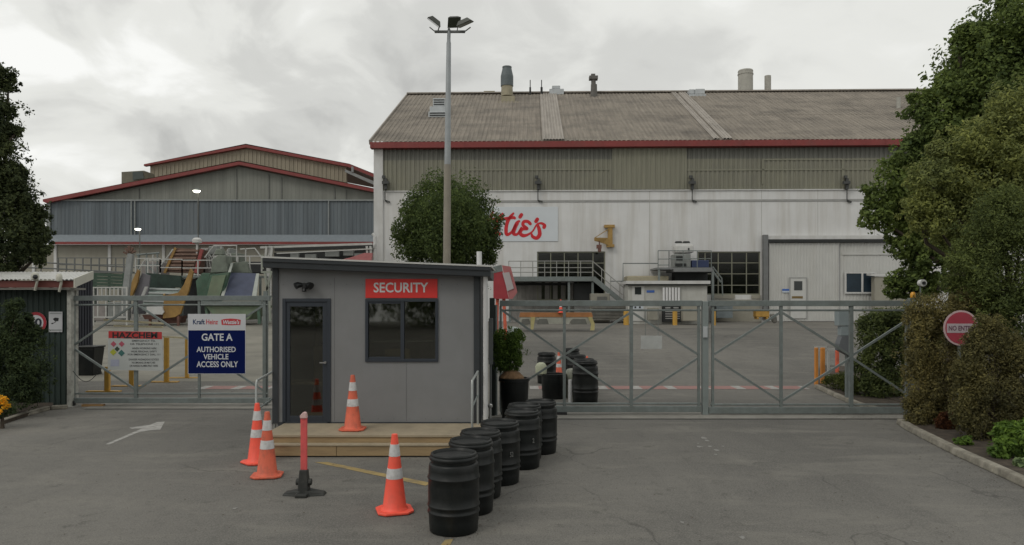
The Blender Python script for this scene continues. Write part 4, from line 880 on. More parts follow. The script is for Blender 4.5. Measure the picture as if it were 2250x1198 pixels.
b = MB(); CB.ubox(b, ux0+.1, ux1-.1, .5, .9, .95, 1.0); CB.ubox(b, ux0+1.6, ux1-.4, 1.4, 1.9, zb0, 1.25); CB.ubox(b, ux0+.3, ux0+.9, 1.6, 2.0, zb0, 1.6); CB.ubox(b, ux0+1.9, ux0+2.35, .6, .65, 1.25, 1.6); CB.ubox(b, ux0+2.5, ux0+2.9, .55, .6, 1.0, 1.3); b.build('interior_furniture', mat('brown_furniture', (.16, .12, .07), .7, .3), cb)
b = MB(); b.box(ux0+.1, ux1-.1, 15.36, 15.41, zb0+.02, zr); b.build('interior_lining', mat('interior_lining', (.17, .15, .11), .8, .2), cb)
b = MB(); CB.box(b, 598, 590, 611, 930, -.03, -.002); CB.box(b, 1041, 606, 1056, 932, -.03, -.002); b.box(ux1-.018, ux1, YCB-.03, YCB+.1, zb0, zr); b.box(ux0-.0, ux0+.018, YCB-.001, YCB+.1, zb0, zl)
CB.ubox(b, CB.uz(611, 0)[0], CB.uz(1041, 0)[0], -.02, -.002, zb0-.02, zb0+.045); b.box(ux1-.018, ux1-.002, YCB+.1, 15.5, zb0, zr); b.build('corner_trim', CHAR, cb, bevel=.004)
# roof with gutter at the front
b = MB(); rx0, rx1 = W(576, 0, 12.6)[0], W(1078, 0, 12.6)[0]
zg0, zg1 = W(0, 588, 12.6)[2], W(0, 608, 12.6)[2]; h_ = .155
b.hexa([(rx0, 12.62, zg0), (rx1, 12.62, zg1), (rx1, 12.76, zg1), (rx0, 12.76, zg0), (rx0, 12.60, zg0+h_), (rx1, 12.60, zg1+h_), (rx1, 12.76, zg1+h_), (rx0, 12.76, zg0+h_)])
b.hexa([(rx0+.01, 12.585, zg0+.10), (rx1-.01, 12.585, zg1+.10), (rx1-.01, 12.601, zg1+.10), (rx0+.01, 12.601, zg0+.10), (rx0+.01, 12.58, zg0+h_+.01), (rx1-.01, 12.58, zg1+h_+.01), (rx1-.01, 12.601, zg1+h_+.01), (rx0+.01, 12.601, zg0+h_+.01)])
b.build('gutter', CHAR, cb, bevel=.008)
b = MB(); b.hexa([(rx0-.01, 12.57, zg0+h_+.012), (rx1+.01, 12.57, zg1+h_+.012), (rx1+.01, 15.7, zg1+h_+.06), (rx0-.01, 15.7, zg0+h_+.06), (rx0-.01, 12.57, zg0+h_+.04), (rx1+.01, 12.57, zg1+h_+.04), (rx1+.01, 15.7, zg1+h_+.09), (rx0-.01, 15.7, zg0+h_+.09)])
b.build('roof', mat('lit_roof_edge', (.5, .5, .48), .5, .08), cb)  # pale colour carries the light caught by the metal edge
b = MB(); b.hexa([(rx0+.02, 12.77, zg0+.0), (rx1-.02, 12.77, zg1+.0), (rx1-.02, 15.6, zg1), (rx0+.02, 15.6, zg0), (rx0+.02, 12.77, zg0+h_), (rx1-.02, 12.77, zg1+h_), (rx1-.02, 15.6, zg1+h_), (rx0+.02, 15.6, zg0+h_)]); b.build('soffit', CHAR, cb)
b = MB(); px_ = W(1066.5, 0, 12.75)[0]; b.tube([(px_, 12.72, zg1+.02), (px_, 12.78, zg1-.15), (px_, 12.8, .08), (px_, 12.74, .04)], .042, 12); b.build('downpipe', mat('white_pvc', (.60, .60, .60), .35, .04), cb, smooth=True)
b = MB(); b.tube([(W(1053, 0, 13.2)[0], 13.2, zg1), (W(1053, 0, 13.2)[0], 13.2, W(0, 553, 13.2)[2])], .047, 12); b.build('vent_pipe', mat('white_pvc', (.60, .60, .60)), cb, smooth=True)
# door
DFR = mat('dark_joinery', (.026, .033, .044), .45, .06, 3)
CGL = glassmat('cabin_glass', (.74, .75, .68), .06, .03)
b = MB(); CB.ubox(b, dr[0], dr[0]+.06, -.02, .07, zb0+.02, dr[3]); CB.ubox(b, dr[1]-.06, dr[1], -.02, .07, zb0+.02, dr[3]); CB.ubox(b, dr[0]+.06, dr[1]-.06, -.02, .07, dr[3]-.06, dr[3])
s0, s1 = dr[0]+.062, dr[1]-.062; gu0, gu1 = CB.uz(637, 0)[0], CB.uz(709, 0)[0]; gz0, gz1 = CB.uz(0, 914)[1], CB.uz(0, 674)[1]
CB.wall(b, s0, s1, zb0+.025, dr[3]-.062, 0, .045, [(gu0, gu1, gz0, gz1)]); dd = b.build('door', DFR, cb, bevel=.004)
b = MB(); CB.ubox(b, gu0-.005, gu1+.005, .018, .026, gz0-.005, gz1+.005); b.build('pane', CGL, dd)
b = MB(); p = CB.P(714, 797, -.03); b.tube([p, (p[0], p[1]+.05, p[2])], .022, 10); b.bar((p[0], p[1]-.02, p[2]), (p[0]-.09, p[1]-.02, p[2]), .018, .02); b.build('handle', mat('satin_steel', (.45, .45, .44), .3, .05, 5, .7), dd)
# window
b = MB(); CB.ubox(b, wr[0], wr[0]+.05, -.03, .06, wr[2], wr[3]); CB.ubox(b, wr[1]-.05, wr[1], -.03, .06, wr[2], wr[3]); CB.ubox(b, wr[0]+.05, wr[1]-.05, -.03, .06, wr[3]-.05, wr[3]); CB.ubox(b, wr[0]+.05, wr[1]-.05, -.03, .06, wr[2], wr[2]+.05)
CB.box(b, 880, 662, 888, 790, -.015, .03); CB.ubox(b, wr[0]+.05, CB.uz(880, 0)[0], -.01, .03, wr[2]+.05, wr[2]+.085); CB.ubox(b, wr[0]+.05, CB.uz(880, 0)[0], -.01, .03, wr[3]-.085, wr[3]-.05)
b.build
p_ = MB(); CB.ubox(p_, wr[0]+.045, wr[1]-.045, .032, .04, wr[2]+.045, wr[3]-.045); ww = p_.build('window', CGL, cb); b.build('frame', DFR, ww, bevel=.003)
b = MB(); CB.box(b, 810, 748, 956, 751.5, .06, .075); CB.box(b, 812, 706, 880, 708, .3, .31); b.build('reflection_line', mat('reflection_dark', (.06, .065, .065)), ww)  # dark bars stand in for lines reflected in the cabin window
# lamp over the door
b = MB(); c0 = CB.P(672, 628, -.02); b.lathe([(.05, -.04), (.06, 0), (.05, .03)], (c0[0], c0[1]-.04, c0[2]-.02), 14); b.tube([(c0[0], c0[1]+.02, c0[2]), (c0[0], c0[1]-.12, c0[2])], .05, 14)
for s in (-1, 1): b.tube([(c0[0]+s*.03, c0[1]-.08, c0[2]+.01), (c0[0]+s*.10, c0[1]-.13, c0[2]+.01), (c0[0]+s*.135, c0[1]-.16, c0[2]-.01)], [.035, .055, .062], 14)
b.tube([(c0[0], c0[1]-.08, c0[2]-.04), (c0[0], c0[1]-.1, c0[2]-.10)], [.03, .04], 10)
b.build('door_lamp', mat('black_lamp', (.012, .013, .014), .35), cb, smooth=True)
# SECURITY sign
q = CB.rect(803, 613, 961, 655, -.03); b = MB(); CB.ubox(b, q[0], q[1], -.03, -.003, q[2], q[3]); ss = b.build('security_sign', mat('bright_red_board', (.62, .03, .025), .5, .04, 3), bevel=.002)
tag(ss, 'red SECURITY sign above the cabin window', 'sign'); b = MB(); CB.text(b, 'SECURITY', CB.rect(821, 621, 941, 643, -.03), -.03, .018); b.build('lettering', mat('white_letters', (.60, .60, .60), .5, .02), ss)
# electrical clutter to the right of the cabin (dark side post and meter)
b = MB(); b.bar((W(1081, 0, 15.6)[0], 15.75, 0), (W(1081, 0, 15.6)[0], 15.75, 2.55), .11); b.mi = 1; b.tube([(W(1090, 0, 15.8)[0], 15.8, 0), (W(1090, 0, 15.8)[0], 15.8, 2.4)], .03, 10)
o = b.build('gate_post', [mat('dark_green_black', (.02, .028, .026), .5), STEEL]); tag(o, 'dark square gate post just right of the security cabin', 'post')
b = MB(); b.box(W(1074,0,14.5)[0], W(1083,0,14.5)[0], 14.4, 14.6, W(0,800,14.5)[2], W(0,700,14.5)[2]); b.tube([W(1078, 800, 14.5), (W(1078,0,14.5)[0], 14.5, 0)], .02, 8); o = b.build('meter_box', mat('grey_meter', (.12, .125, .125))); tag(o, 'narrow grey meter box on a pipe beside the white downpipe', 'meter box')
b = MB(); b.tube([W(1077, 895, 13.2), (W(1077,0,13.2)[0], 13.2, 0)], .02, 8); b.lathe([(.02, 0), (.045, .02), (.045, .06), (.02, .08)], W(1077, 897, 13.2), 12); o = b.build('garden_tap', mat('satin_steel', (.45, .45, .44))); tag(o, 'small garden tap at the foot of the white downpipe', 'tap')

# ------------------------------------------------------------------ deck and handrails
TIM = mat('weathered_pine', (.33, .235, .125), .75, .16, 3, streak=(.6, 5, 5), dirt=((.14, .10, .06), .5, 2, (.8, 4, 4)))
TIMT = mat('deck_boards_pine', (.34, .285, .20), .8, .12, 3, streak=(1, .6, 1), dirt=((.2, .17, .13), .5, 2, (1, 1, 1)))
dk = thing('timber_deck', (-2.2, 12.3, 0), 'low timber deck with one step in front of the grey security cabin', 'deck')
dx0, dx1 = -4.02, -.42
b = MB(); y = 11.72
while y < 12.82: b.box(dx0, dx1, y, min(y+.135, 12.86), .295, .33); y += .141
b.build('deck_board', TIMT, dk, bevel=.003)
b = MB(); b.box(dx0+.005, dx1-.005, 11.74, 11.785, .13, .293); b.box(dx0+.005, dx0+.05, 11.785, 12.8, .0, .293); b.box(dx1-.05, dx1-.005, 11.785, 12.8, .0, .293); b.build('riser', TIM, dk, bevel=.004)
st = MB(); st.box(dx0, dx1, 11.585, 11.735, .178, .205); st.build('step_tread', TIMT, dk, bevel=.003)
b = MB(); b.box(dx0+.005, dx0+1.22, 11.60, 11.645, .02, .176); b.box(dx0+1.226, dx0+2.2, 11.602, 11.647, .02, .176); b.box(dx0+2.206, dx1-.005, 11.60, 11.645, .02, .176); b.build('step_riser', TIM, dk, bevel=.004)
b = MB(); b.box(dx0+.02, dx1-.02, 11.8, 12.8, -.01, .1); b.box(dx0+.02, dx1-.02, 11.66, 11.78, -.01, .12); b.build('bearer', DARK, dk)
def handrail(x, y0, y1, z0a, z0b, top, label, mids=(.45,), xb=None):
    xb = x if xb is None else xb
    o = thing('handrail', (x, (y0+y1)/2, z0a), label, 'handrail')
    b = MB(); p = [(x, y0, z0a), (x, y0, top-.14), (x, y0+.03, top-.08), (xb, y1-.02, top), (xb, y1, top-.03), (xb, y1, z0b)]; b.tube(p, .02, 10); b.build('rail_loop', mat('bright_galvanised', (.34, .36, .35), .4, .08, 5, .3), o, smooth=True)
    b = MB()
    for t in mids: z = z0a+(top-z0a)*t; b.tube([(x, y0, z-.1), (xb, y1, z)], .015, 8)
    b.build('mid_rail', STEEL, o)
    return o
handrail(W(563,0,12.1)[0], 12.1, 13.05, 0, 0, W(0, 815, 13)[2], 'galvanised handrail at the left end of the cabin deck', (.62,))
handrail(-.655, 11.95, 12.75, .33, .33, W(0, 818, 12.6)[2], 'galvanised handrail at the right end of the cabin deck', (.55,), -.598)

# ------------------------------------------------------------------ gates
def gate(P, name, label, xl, xr, yt, yb, verts, zig, thin, group):
    root = thing(name, P.P((xl+xr)/2, yb[1]), label, 'gate', group)
    b = MB(); P.box(b, xl, yt[0], xr, yt[1], -.05, .05); b.build('top_beam', STEEL, root, bevel=.006)
    b = MB(); P.box(b, xl, yb[0], xr, yb[1], -.05, .05); b.build('bottom_beam', STEEL, root, bevel=.006)
    for y in thin:
        b = MB(); b.tube([P.P(xl+3, y), P.P(xr-3, y)], .022, 8); b.build('rail', STEEL, root)
    for x, wd in verts:
        b = MB(); u, z1 = P.uz(x, yt[1]); z0 = P.uz(x, yb[0])[1]; P.ubox(b, u-wd/2, u+wd/2, -.03, .03, z0, z1); b.build('upright', STEEL, root)
    for p, q in zig:
        b = MB(); b.bar(P.P(*p), P.P(*q), .045, .045, (0, 1, 0)); b.build('brace', STEEL, root)
    return root
GR = Plane(0, 15.9); GL = Plane(0, 17.2)
gate(GR, 'sliding_gate', 'long galvanised sliding gate right of the security cabin, left leaf', 1098, 1543, (660.5, 673), (893, 906), ((1100, .05), (1240, .06), (1387, .07), (1535, .05)),
     [((1103,682),(1238,778)), ((1243,784),(1384,880)), ((1143,846),(1238,784)), ((1243,778),(1384,688)), ((1391,688),(1532,778)), ((1391,880),(1532,788))], (682, 887), 'galvanised gate leaves')
gate(GR, 'sliding_gate', 'galvanised sliding gate leaf running into the hedge at the right', 1558, 2005, (660.5, 673), (895, 909), ((1566, .05), (1716, .06), (1870, .08), (1992, .05)),
     [((1570,778),(1712,688)), ((1570,788),(1712,880)), ((1720,688),(1867,780)), ((1720,880),(1867,788)), ((1874,780),(1990,706)), ((1874,788),(1990,865))], (682, 889), 'galvanised gate leaves')
gate(GL, 'sliding_gate', 'galvanised sliding gate between the green shed and the security cabin', 158, 592, (650, 661), (875, 886), ((162, .05), (299, .08), (438, .05), (581, .07)),
     [((165,757),(296,668)), ((165,768),(296,855)), ((303,670),(436,760)), ((303,855),(436,768)), ((441,760),(578,672)), ((441,768),(578,858))], (670, 865), 'galvanised gate leaves')
b = MB(); GR.box(b, 1544, 662, 1557, 912, -.07, .06); o = b.build('gate_post', mat('grey_green_post', (.22, .25, .245), .5, .1, 4, .2), bevel=.008); tag(o, 'thick grey gate post where the two right gate leaves meet', 'post')
b = MB(); GR.box(b, 1545.5, 718, 1555, 742, -.12, -.072); b2 = b.build('lock_plate', mat('pale_lock', (.4, .42, .43)), o, bevel=.005)
b = MB(); GR.box(b, 1246, 906.5, 1222, 918, -.1, .1); GR.box(b, 1100, 906.5, 1110, 916, -.06, .06); o = b.build('gate_wheel_box', mat('black_rubber', (.015, .015, .016), .6)); tag(o, 'black wheel box under the sliding gate beside the drums', 'wheel box')
b = MB(); GR.box(b, 1408, 738, 1455, 767, -.065, -.055); o = b.build('blank_plate', mat('faded_plate', (.40, .41, .40), .5, .12, 5), bevel=.003); tag(o, 'small blank white plate hanging on the right gate', 'sign plate')
b = MB()
for x in (1418, 1446): b.tube([GR.P(x, 682, -.03), GR.P(x, 739, -.058)], .006, 5)
b.build('hanging_wire', STEEL, o)
b = MB(); GR.box(b, 2000, 655, 2012, 912, -.06, .06); gp_ = b.build('gate_post', STEEL); tag(gp_, 'grey gate post with amber beacon against the hedge', 'post')
b = MB(); b.lathe([(.05, 0), (.055, .01), (.055, .09), (.03, .13)], GR.P(2006, 655), 14); b.build('beacon', mat('amber_beacon', (.65, .30, .02), .3), gp_, smooth=True)
cpz = thing('camera_pole', (W(2027, 0, 15.9)[0], 15.9, 0), 'small white ring camera on a thin pole above the amber beacon', 'camera')
b = MB(); q = W(2027, 622, 15.9); b.tube([(q[0], 15.98, 0), (q[0], 15.98, q[2]-.05)], .015, 8); b.build('pole', STEEL, cpz)
b = MB(); b.tube([(q[0], 15.86, q[2]), (q[0], 15.98, q[2])], .075, 18); b.build('housing', WHITE, cpz, smooth=True)
b = MB(); b.tube([(q[0], 15.83, q[2]), (q[0], 15.859, q[2])], .035, 14); b.build('lens', DARK, cpz)
b = MB(); GL.box(b, 147, 636, 156, 897, -.15, -.02); GL.box(b, 146, 894, 159, 899, -.2, .0); GL.box(b, 157.5, 638, 167, 884, .25, .35); o = b.build('gate_post', mat('flaking_white_post', (.42, .42, .38), .6, .15, 6, dirt=((.12, .11, .1), .8, 7, (1, 1, 1)))); tag(o, 'flaking white gate post at the green shed corner', 'post')
b = MB(); b.bar(GL.P(584, 640, .12), GL.P(584, 893, .12), .09); b.bar(GL.P(572, 652, .12), GL.P(596, 652, .12), .05); o = b.build('gate_post', STEEL); tag(o, 'slim galvanised gate post at the cabin left corner', 'post')
b = MB(); pts = [GL.P(160+ t*58, 815+ 24*math.sin(math.pi*t), -.1) for t in np.linspace(0, 1, 9)]; b.tube(pts, .008, 6); o = b.build('gate_chain', DARK); tag(o, 'thin dark chain sagging at the left end of the gate', 'chain')
b = MB(); q = G(205, 893); b.box(q[0]-.25, q[0]+.25, q[1]-.05, q[1]+.06, 0, .05); o = b.build('gate_stop', mat('tan_timber', (.35, .2, .08))); tag(o, 'tan timber block on the concrete under the left gate', 'gate stop')
b = MB(); q = G(158, 893); b.lathe([(.07, 0), (.08, .03), (.08, .12), (.03, .16)], q, 12); o = b.build('gate_roller', mat('black_rubber', (.015, .015, .016))); tag(o, 'black roller at the foot of the white gate post', 'roller')

# signs on the left gate
v0 = -.06
q = GL.rect(413, 690, 540, 822, v0); zmid = GL.uz(413, 726, v0)[1]
b = MB(); GL.ubox(b, q[0], q[1], v0-.006, v0, q[2], q[3]); gs = b.build('gate_sign', mat('sign_white', (.55, .56, .58), .45, .03))
tag(gs, 'navy GATE A sign with white header, authorised vehicle access only', 'sign')
b = MB(); GL.ubox(b, q[0]+.012, q[1]-.012, v0-.009, v0-.0062, q[2]+.012, zmid); b.build('blue_panel', mat('sign_navy', (.003, .009, .075), .8, .05, spec=.1), gs)
b = MB(); ov = v0-.009
for t, r in (('GATE A', (443, 733, 511, 749)), ('AUTHORISED', (432, 762, 518, 774)), ('VEHICLE', (447, 778, 502, 790)), ('ACCESS ONLY', (432, 794, 523, 807))): GL.text(b, t, GL.rect(*r, ov), ov, .02, .002)
b.parts('lettering', mat('letter_white', (.58, .60, .64), .5, .02), gs)
b = MB(); ov = v0-.0062; GL.text(b, 'Kraft', GL.rect(424, 702, 450, 713, ov), ov, .025, .002); b.build('lettering', mat('letter_navy', (.01, .03, .10)), gs)
b = MB(); GL.text(b, 'Heinz', GL.rect(453, 702, 479, 713, ov), ov, .02, .002); b.build('lettering', mat('letter_red', (.50, .04, .05)), gs)
b = MB(); pts = [(486,703),(494,701),(507,700),(520,701),(529,703),(528,714),(507,715),(487,714)]; b.prism([GL.P(x, y, ov-.003) for x, y in pts], (0, .002, 0)); em = b.build('emblem', mat('letter_red', (.50, .04, .05)), gs)
b = MB(); GL.text(b, "Wattie's", GL.rect(490, 703.5, 526, 712.5, ov-.003), ov-.003, .03, .002, shear=.2); b.build('lettering', mat('letter_white', (.58, .60, .64)), em)
q = GL.rect(238, 727, 358, 815, v0); b = MB(); q_ = [GL.P(238,727,v0), GL.P(356,729,v0), GL.P(359,815,v0), GL.P(237,813,v0)]; b.prism([np.array(p)-np.array((0,.006,0)) for p in q_], (0, .006, 0)); hs = b.build('hazard_sign', mat('sign_pale', (.42, .44, .43), .5, .05))
tag(hs, 'pale HAZCHEM sign with coloured hazard diamonds on the gate', 'sign')
b = MB(); o_ = v0-.0062; b.prism([np.array(GL.P(x, y, o_))-np.array((0, .003, 0)) for x, y in ((238.5,727.5),(355.5,729.5),(356,745.5),(238.5,743))], (0, .002, 0)); b.build('red_header', mat('header_red', (.42, .03, .03), .5), hs)
b = MB(); GL.text(b, 'HAZCHEM', GL.rect(247, 730, 346, 743.5, o_-.003), o_-.003, .035, .002)
lines = [('EMERGENCY TEL', 290, 342, 747), ('OR TELEPHONE 111', 286, 348, 754), ('WHEN WORKING HERE', 290, 344, 763.5), ('WEAR PERSONAL SAFETY', 288, 345, 770.5), ('FOR EMERGENCY DIAL 111', 281, 352, 777), ('DANGER HAZARDOUS GOODS', 283, 349, 788), ('NO SMOKING OR MATCHES', 290, 341, 795), ('OR NAKED FLAMES PAST HERE', 285, 347, 802)]
for t, x0, x1, y in lines: GL.text(b, t, GL.rect(x0, y, x1, y+4.2, o_), o_, .01, .002)
b.parts('lettering', mat('letter_black', (.012, .012, .014)), hs)
for cx, cy, r_, c_, nm in ((249.5, 756, 6.5, (.38, .08, .12), 'diamond_red'), (267.5, 756, 6.5, (.36, .07, .14), 'diamond_red'), (249, 774, 7.5, (.36, .38, .04), 'diamond_yellow'), (257.5, 767, 6, (.03, .05, .03), 'diamond_black'), (267, 776, 7.5, (.04, .13, .12), 'diamond_green')):
    b = MB(); dz_ = .003 if nm == 'diamond_black' else .005; b.prism([np.array(GL.P(x, y, o_))-np.array((0, dz_, 0)) for x, y in ((cx-r_, cy), (cx, cy-r_), (cx+r_, cy), (cx, cy+r_))], (0, .0018, 0)); b.build('hazard_diamond', mat(nm, c_), hs)
b = MB(); b.prism([np.array(GL.P(x, y, o_))-np.array((0, .003, 0)) for x, y in ((243,790),(262,790),(262,805),(243,805))], (0, .002, 0)); b.build('faded_notice', mat('faded_blue', (.35, .37, .47)), hs)

# ------------------------------------------------------------------ green shed on the left
sd = thing('shed', (-12.5, 18, 0), 'dark green shed with white sloping roof and red fascia at the left edge', 'shed')
YS = 17.4; SP = Plane(0, YS)
DG = mat('dark_green_wall', (.018, .034, .028), .6, .2, 2)
xr_ = W(146, 0, YS)[0]; zt_s = W(0, 636, YS)[2]
b = MB(); n_ = 38; b.corr((-18.5, YS, 0), (xr_+18.5, 0, 0), (0, 0, zt_s), 60, .018); b.hexa([(xr_-.05,YS+.02,0),(xr_,YS+.02,0),(xr_-1.9,20.3,0),(xr_-1.95,20.3,0),(xr_-.05,YS+.02,zt_s-.02),(xr_,YS+.02,zt_s-.02),(xr_-1.9,20.3,zt_s-.02),(xr_-1.95,20.3,zt_s-.02)]); b.build('wall', DG, sd)
b = MB(); e0 = W(165, 0, 16.9)[0]; f0, f1 = W(0, 617, 16.9)[2], W(0, 632, 16.9)[2]
b.box(-19, e0-.004, 16.86, 16.9, f1, f0); b.build('fascia', mat('brown_red_fascia', (.13, .03, .022), .6, .15), sd)
b = MB(); b.box(-19, e0-.1, 16.88, 17.5, f1-.05, f1-.005); b.build('soffit', mat('grey_soffit', (.2, .19, .17)), sd)
SROOF = mat('white_ribbed_roof', (.58, .58, .56), .5, .06, 2, dirt=((.4, .38, .33), .4, 2, (1, 1, 1)))
zr0 = f0+.01; zr1 = W(0, 599, 18.6)[2]; ez = W(203, 0, 18.6)[0]
b = MB(); Ls = 19+e0; b.corr((-19, 16.8, zr0), (Ls, 0, 0), (ez-e0, 1.8, zr1-zr0), 90, .022); b.build('roof', SROOF, sd)
b = MB(); p0 = np.array((e0, 16.84, zr0+.04)); p1 = np.array((ez, 18.6, zr1+.04)); hh = np.array((0, 0, .21))
b.hexa([p0-hh, p0-hh+(.03, 0, 0), p1-hh+(.03, 0, 0), p1-hh, p0, p0+(.03, 0, 0), p1+(.03, 0, 0), p1]); b.build('barge_board', mat('cream_white_board', (.52, .51, .44), .55, .06), sd)
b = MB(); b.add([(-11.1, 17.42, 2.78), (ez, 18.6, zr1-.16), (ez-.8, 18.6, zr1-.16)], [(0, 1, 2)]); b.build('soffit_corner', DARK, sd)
b = MB(); b.corr((W(168,0,26.5)[0], 26.5, gz(26.5)), (W(204,0,26.5)[0]-W(168,0,26.5)[0], 0, 0), (0, 0, 3.4), 6, .03); b.build('side_panel', mat('blue_black_cladding', (.016, .018, .026), .6, .2), sd)
# cameras on the shed roof
def roofcam(px, py, label, dome):
    p = W(px, py, 16.8); o = thing('security_camera', p, label, 'camera', 'cameras on the shed roof edge')
    b = MB(); b.tube([W(px-5, py+30, 16.84), W(px-1, py+14, 16.8), W(px, py+4, 16.8)], .028, 8); b.build('bracket', mat('cream_plastic', (.50, .49, .42), .5), o)
    b = MB(); r = .09 if dome else .07; b.lathe([(.03, -.09), (r*.8, -.07), (r, 0), (r*.8, .07), (.03, .1)], (p[0]-.02, p[1]-.05, p[2]), 16); b.build('housing', mat('cream_plastic', (.50, .49, .42)), o, smooth=True)
    if dome: b = MB(); b.lathe([(.01, -.05), (.04, -.04), (.055, 0), (.04, .04), (.01, .05)], (p[0]+.045, p[1]-.14, p[2]-.01), 14); b.build('lens', DARK, o, smooth=True)
    return o
roofcam(82, 608, 'cream camera with black lens on the shed roof edge', True); roofcam(135, 611, 'small cream sensor on the shed roof edge near its corner', False)
# signs on shed wall
b = MB(); v_ = -.06; cx_, cz_ = SP.uz(79, 709, v_); RR = 23*YS/F
def disc(b, cx, cz, r, v, P=SP, r0=0, n=32):
    if r0 == 0: b.add([P.pt(cx+r*math.cos(a), v, cz+r*math.sin(a)) for a in np.linspace(0, 2*math.pi, n, endpoint=False)], [tuple(range(n))])
    else:
        A_ = np.linspace(0, 2*math.pi, n, endpoint=False); b.add([P.pt(cx+r*math.cos(a), v, cz+r*math.sin(a)) for a in A_]+[P.pt(cx+r0*math.cos(a), v, cz+r0*math.sin(a)) for a in A_], [(i, (i+1) % n, n+(i+1) % n, n+i) for i in range(n)])
b.tube([SP.pt(cx_, v_, cz_), SP.pt(cx_, v_+.006, cz_)], RR, 32); sp = b.build('speed_sign', mat('sign_white', (.55, .56, .58))); tag(sp, 'round red ringed speed limit sign half hidden by the shrub', 'sign')
b = MB(); disc(b, cx_, cz_, RR, v_-.003, r0=RR*.72); b.build('red_ring', mat('ring_red', (.38, .02, .035), .5), sp)
b = MB(); SP.text(b, '10', (cx_-.13, cx_+.14, cz_-.105, cz_+.105), v_, .03, .003); b.build('lettering', mat('letter_navy_dark', (.012, .015, .03)), sp)
b = MB(); SP.box(b, 107, 685, 137, 730, -.05, -.045); cs = b.build('camera_notice', mat('sign_white', (.55, .56, .58)), bevel=.002); tag(cs, 'white camera surveillance notice on the dark green shed wall', 'sign')
b = MB(); b.prism([SP.P(x, y, -.052) for x, y in ((116,701),(121,698),(129,699),(128,706),(120,706))], (0, .001, 0)); b.prism([SP.P(x, y, -.052) for x, y in ((112,710),(114,713),(121,709),(124,706.5),(121.5,706.5),(119,709),(113.5,710))], (0, .001, 0)); b.build('camera_symbol', mat('letter_black', (.012, .012, .014)), cs)
b = MB(); SP.box(b, 109, 688, 135, 690, -.052, -.0505); SP.box(b, 109, 724, 135, 727, -.052, -.0505); b.build('small_print', mat('grey_print', (.3, .32, .32)), cs)

# wheelie bin behind left gate
wb = thing('wheelie_bin', G(198, 824), 'black wheelie bin beside the white gate post behind the gate', 'bin')
x_, y_, _ = G(198, 824)
b = MB(); b.hexa([(x_-.25, y_-.25, .05), (x_+.22, y_-.25, .05), (x_+.22, y_+.25, .05), (x_-.25, y_+.25, .05), (x_-.31, y_-.32, .95), (x_+.31, y_-.32, .95), (x_+.31, y_+.32, .95), (x_-.31, y_+.32, .95)]); b.build('body', BLACKP, wb, bevel=.03)
b = MB(); b.box(x_-.33, x_+.33, y_-.35, y_+.34, .955, 1.01); b.build('lid', BLACKP, wb, bevel=.02)
b = MB(); b.tube([(x_+.15, y_+.2, .08), (x_+.22, y_+.2, .08)], .1, 16); b.tube([(x_-.24, y_+.2, .08), (x_-.17, y_+.2, .08)], .1, 16); b.parts('wheel', DARK, wb)

# yellow frames behind the left gate
def ybar(name_label, posts, bars, group='yellow barrier stands behind the left gate'):
    x, y, z = G(*posts[0][:2]); o = thing('yellow_barrier', (x, y, 0), name_label, 'barrier', group)
    for (px, pyb, pyt, wd) in posts:
        q = G(px, pyb); top_ = W(px, pyt, q[1]); b = MB(); b.box(q[0]-wd/2, q[0]+wd/2, q[1]-.05, q[1]+.05, gz(q[1])+.03, top_[2]); b.build('upright', YEL, o, bevel=.01)
        b = MB(); b.box(q[0]-.55, q[0]+.35, q[1]-.09, q[1]+.09, gz(q[1]), gz(q[1])+.028); b.build('foot', YEL, o)
    for (xa, ya, xb, yb_, Y) in bars:
        b = MB(); b.bar(W(xa, ya, Y), W(xb, yb_, Y), .04, .05); b.build('cross_bar', mat('pale_yellow_bar', (.52, .46, .30), .55, .1), o)
ybar('yellow barrier with low upright at the left behind the hazard sign', [(236, 861, 806, .13), (290, 849, 800, .14)], [(228, 703, 360, 711, 19.5)])
ybar('taller yellow barrier between the two gate signs', [(366, 840, 742, .13), (411, 831, 745, .1)], [(358, 740, 415, 743, 21.6), (250, 716, 358, 719, 21.6)])

# ------------------------------------------------------------------ lamp pole
LP = W(984, 0, 24)[0]
lp = thing('floodlight_pole', (LP, 24, gz(24)), 'tall grey and tan pole with three floodlights behind the cabin', 'light pole')
zs_ = W(0, 362, 24)[2]; ztp = W(0, 66, 24)[2]; lean = .06
b = MB(); b.tube([(LP-.06, 24, gz(24)), (LP-.01, 24, zs_)], [.135, .115], 20); b.build('lower_pole', mat('tan_pole', (.26, .235, .19), .6, .1, 3, dirt=((.16, .15, .13), .5, 3, (1, 1, .3))), lp, smooth=True)
b = MB(); b.tube([(LP-.01, 24, zs_+.003), (LP+.03, 24, W(0, 95, 24)[2]), (LP+.03, 24, W(0, 90, 24)[2]), (LP+.04, 24, ztp)], [.105, .075, .06, .055], 20); b.build('upper_pole', mat('pole_grey', (.30, .32, .33), .5, .1, 3, .2), lp, smooth=True)
b = MB(); b.bar(W(955, 70, 24), W(1022, 70, 24), .07, .07); b.bar((LP+.04, 23.9, ztp+.02), (LP+.04, 24.3, ztp+.02), .06); b.bar(W(944, 60, 24), W(955, 69, 24), .03); b.bar(W(965, 60, 23.9), W(962, 69, 24), .03); b.bar(W(1034, 60, 24), W(1022, 69, 24), .03); b.bar(W(1006, 60, 24), W(1004, 70, 24), .03); b.build('cross_arm', mat('arm_grey', (.12, .125, .12)), lp)
FLM = mat('floodlight_body', (.055, .06, .05), .5, .15)
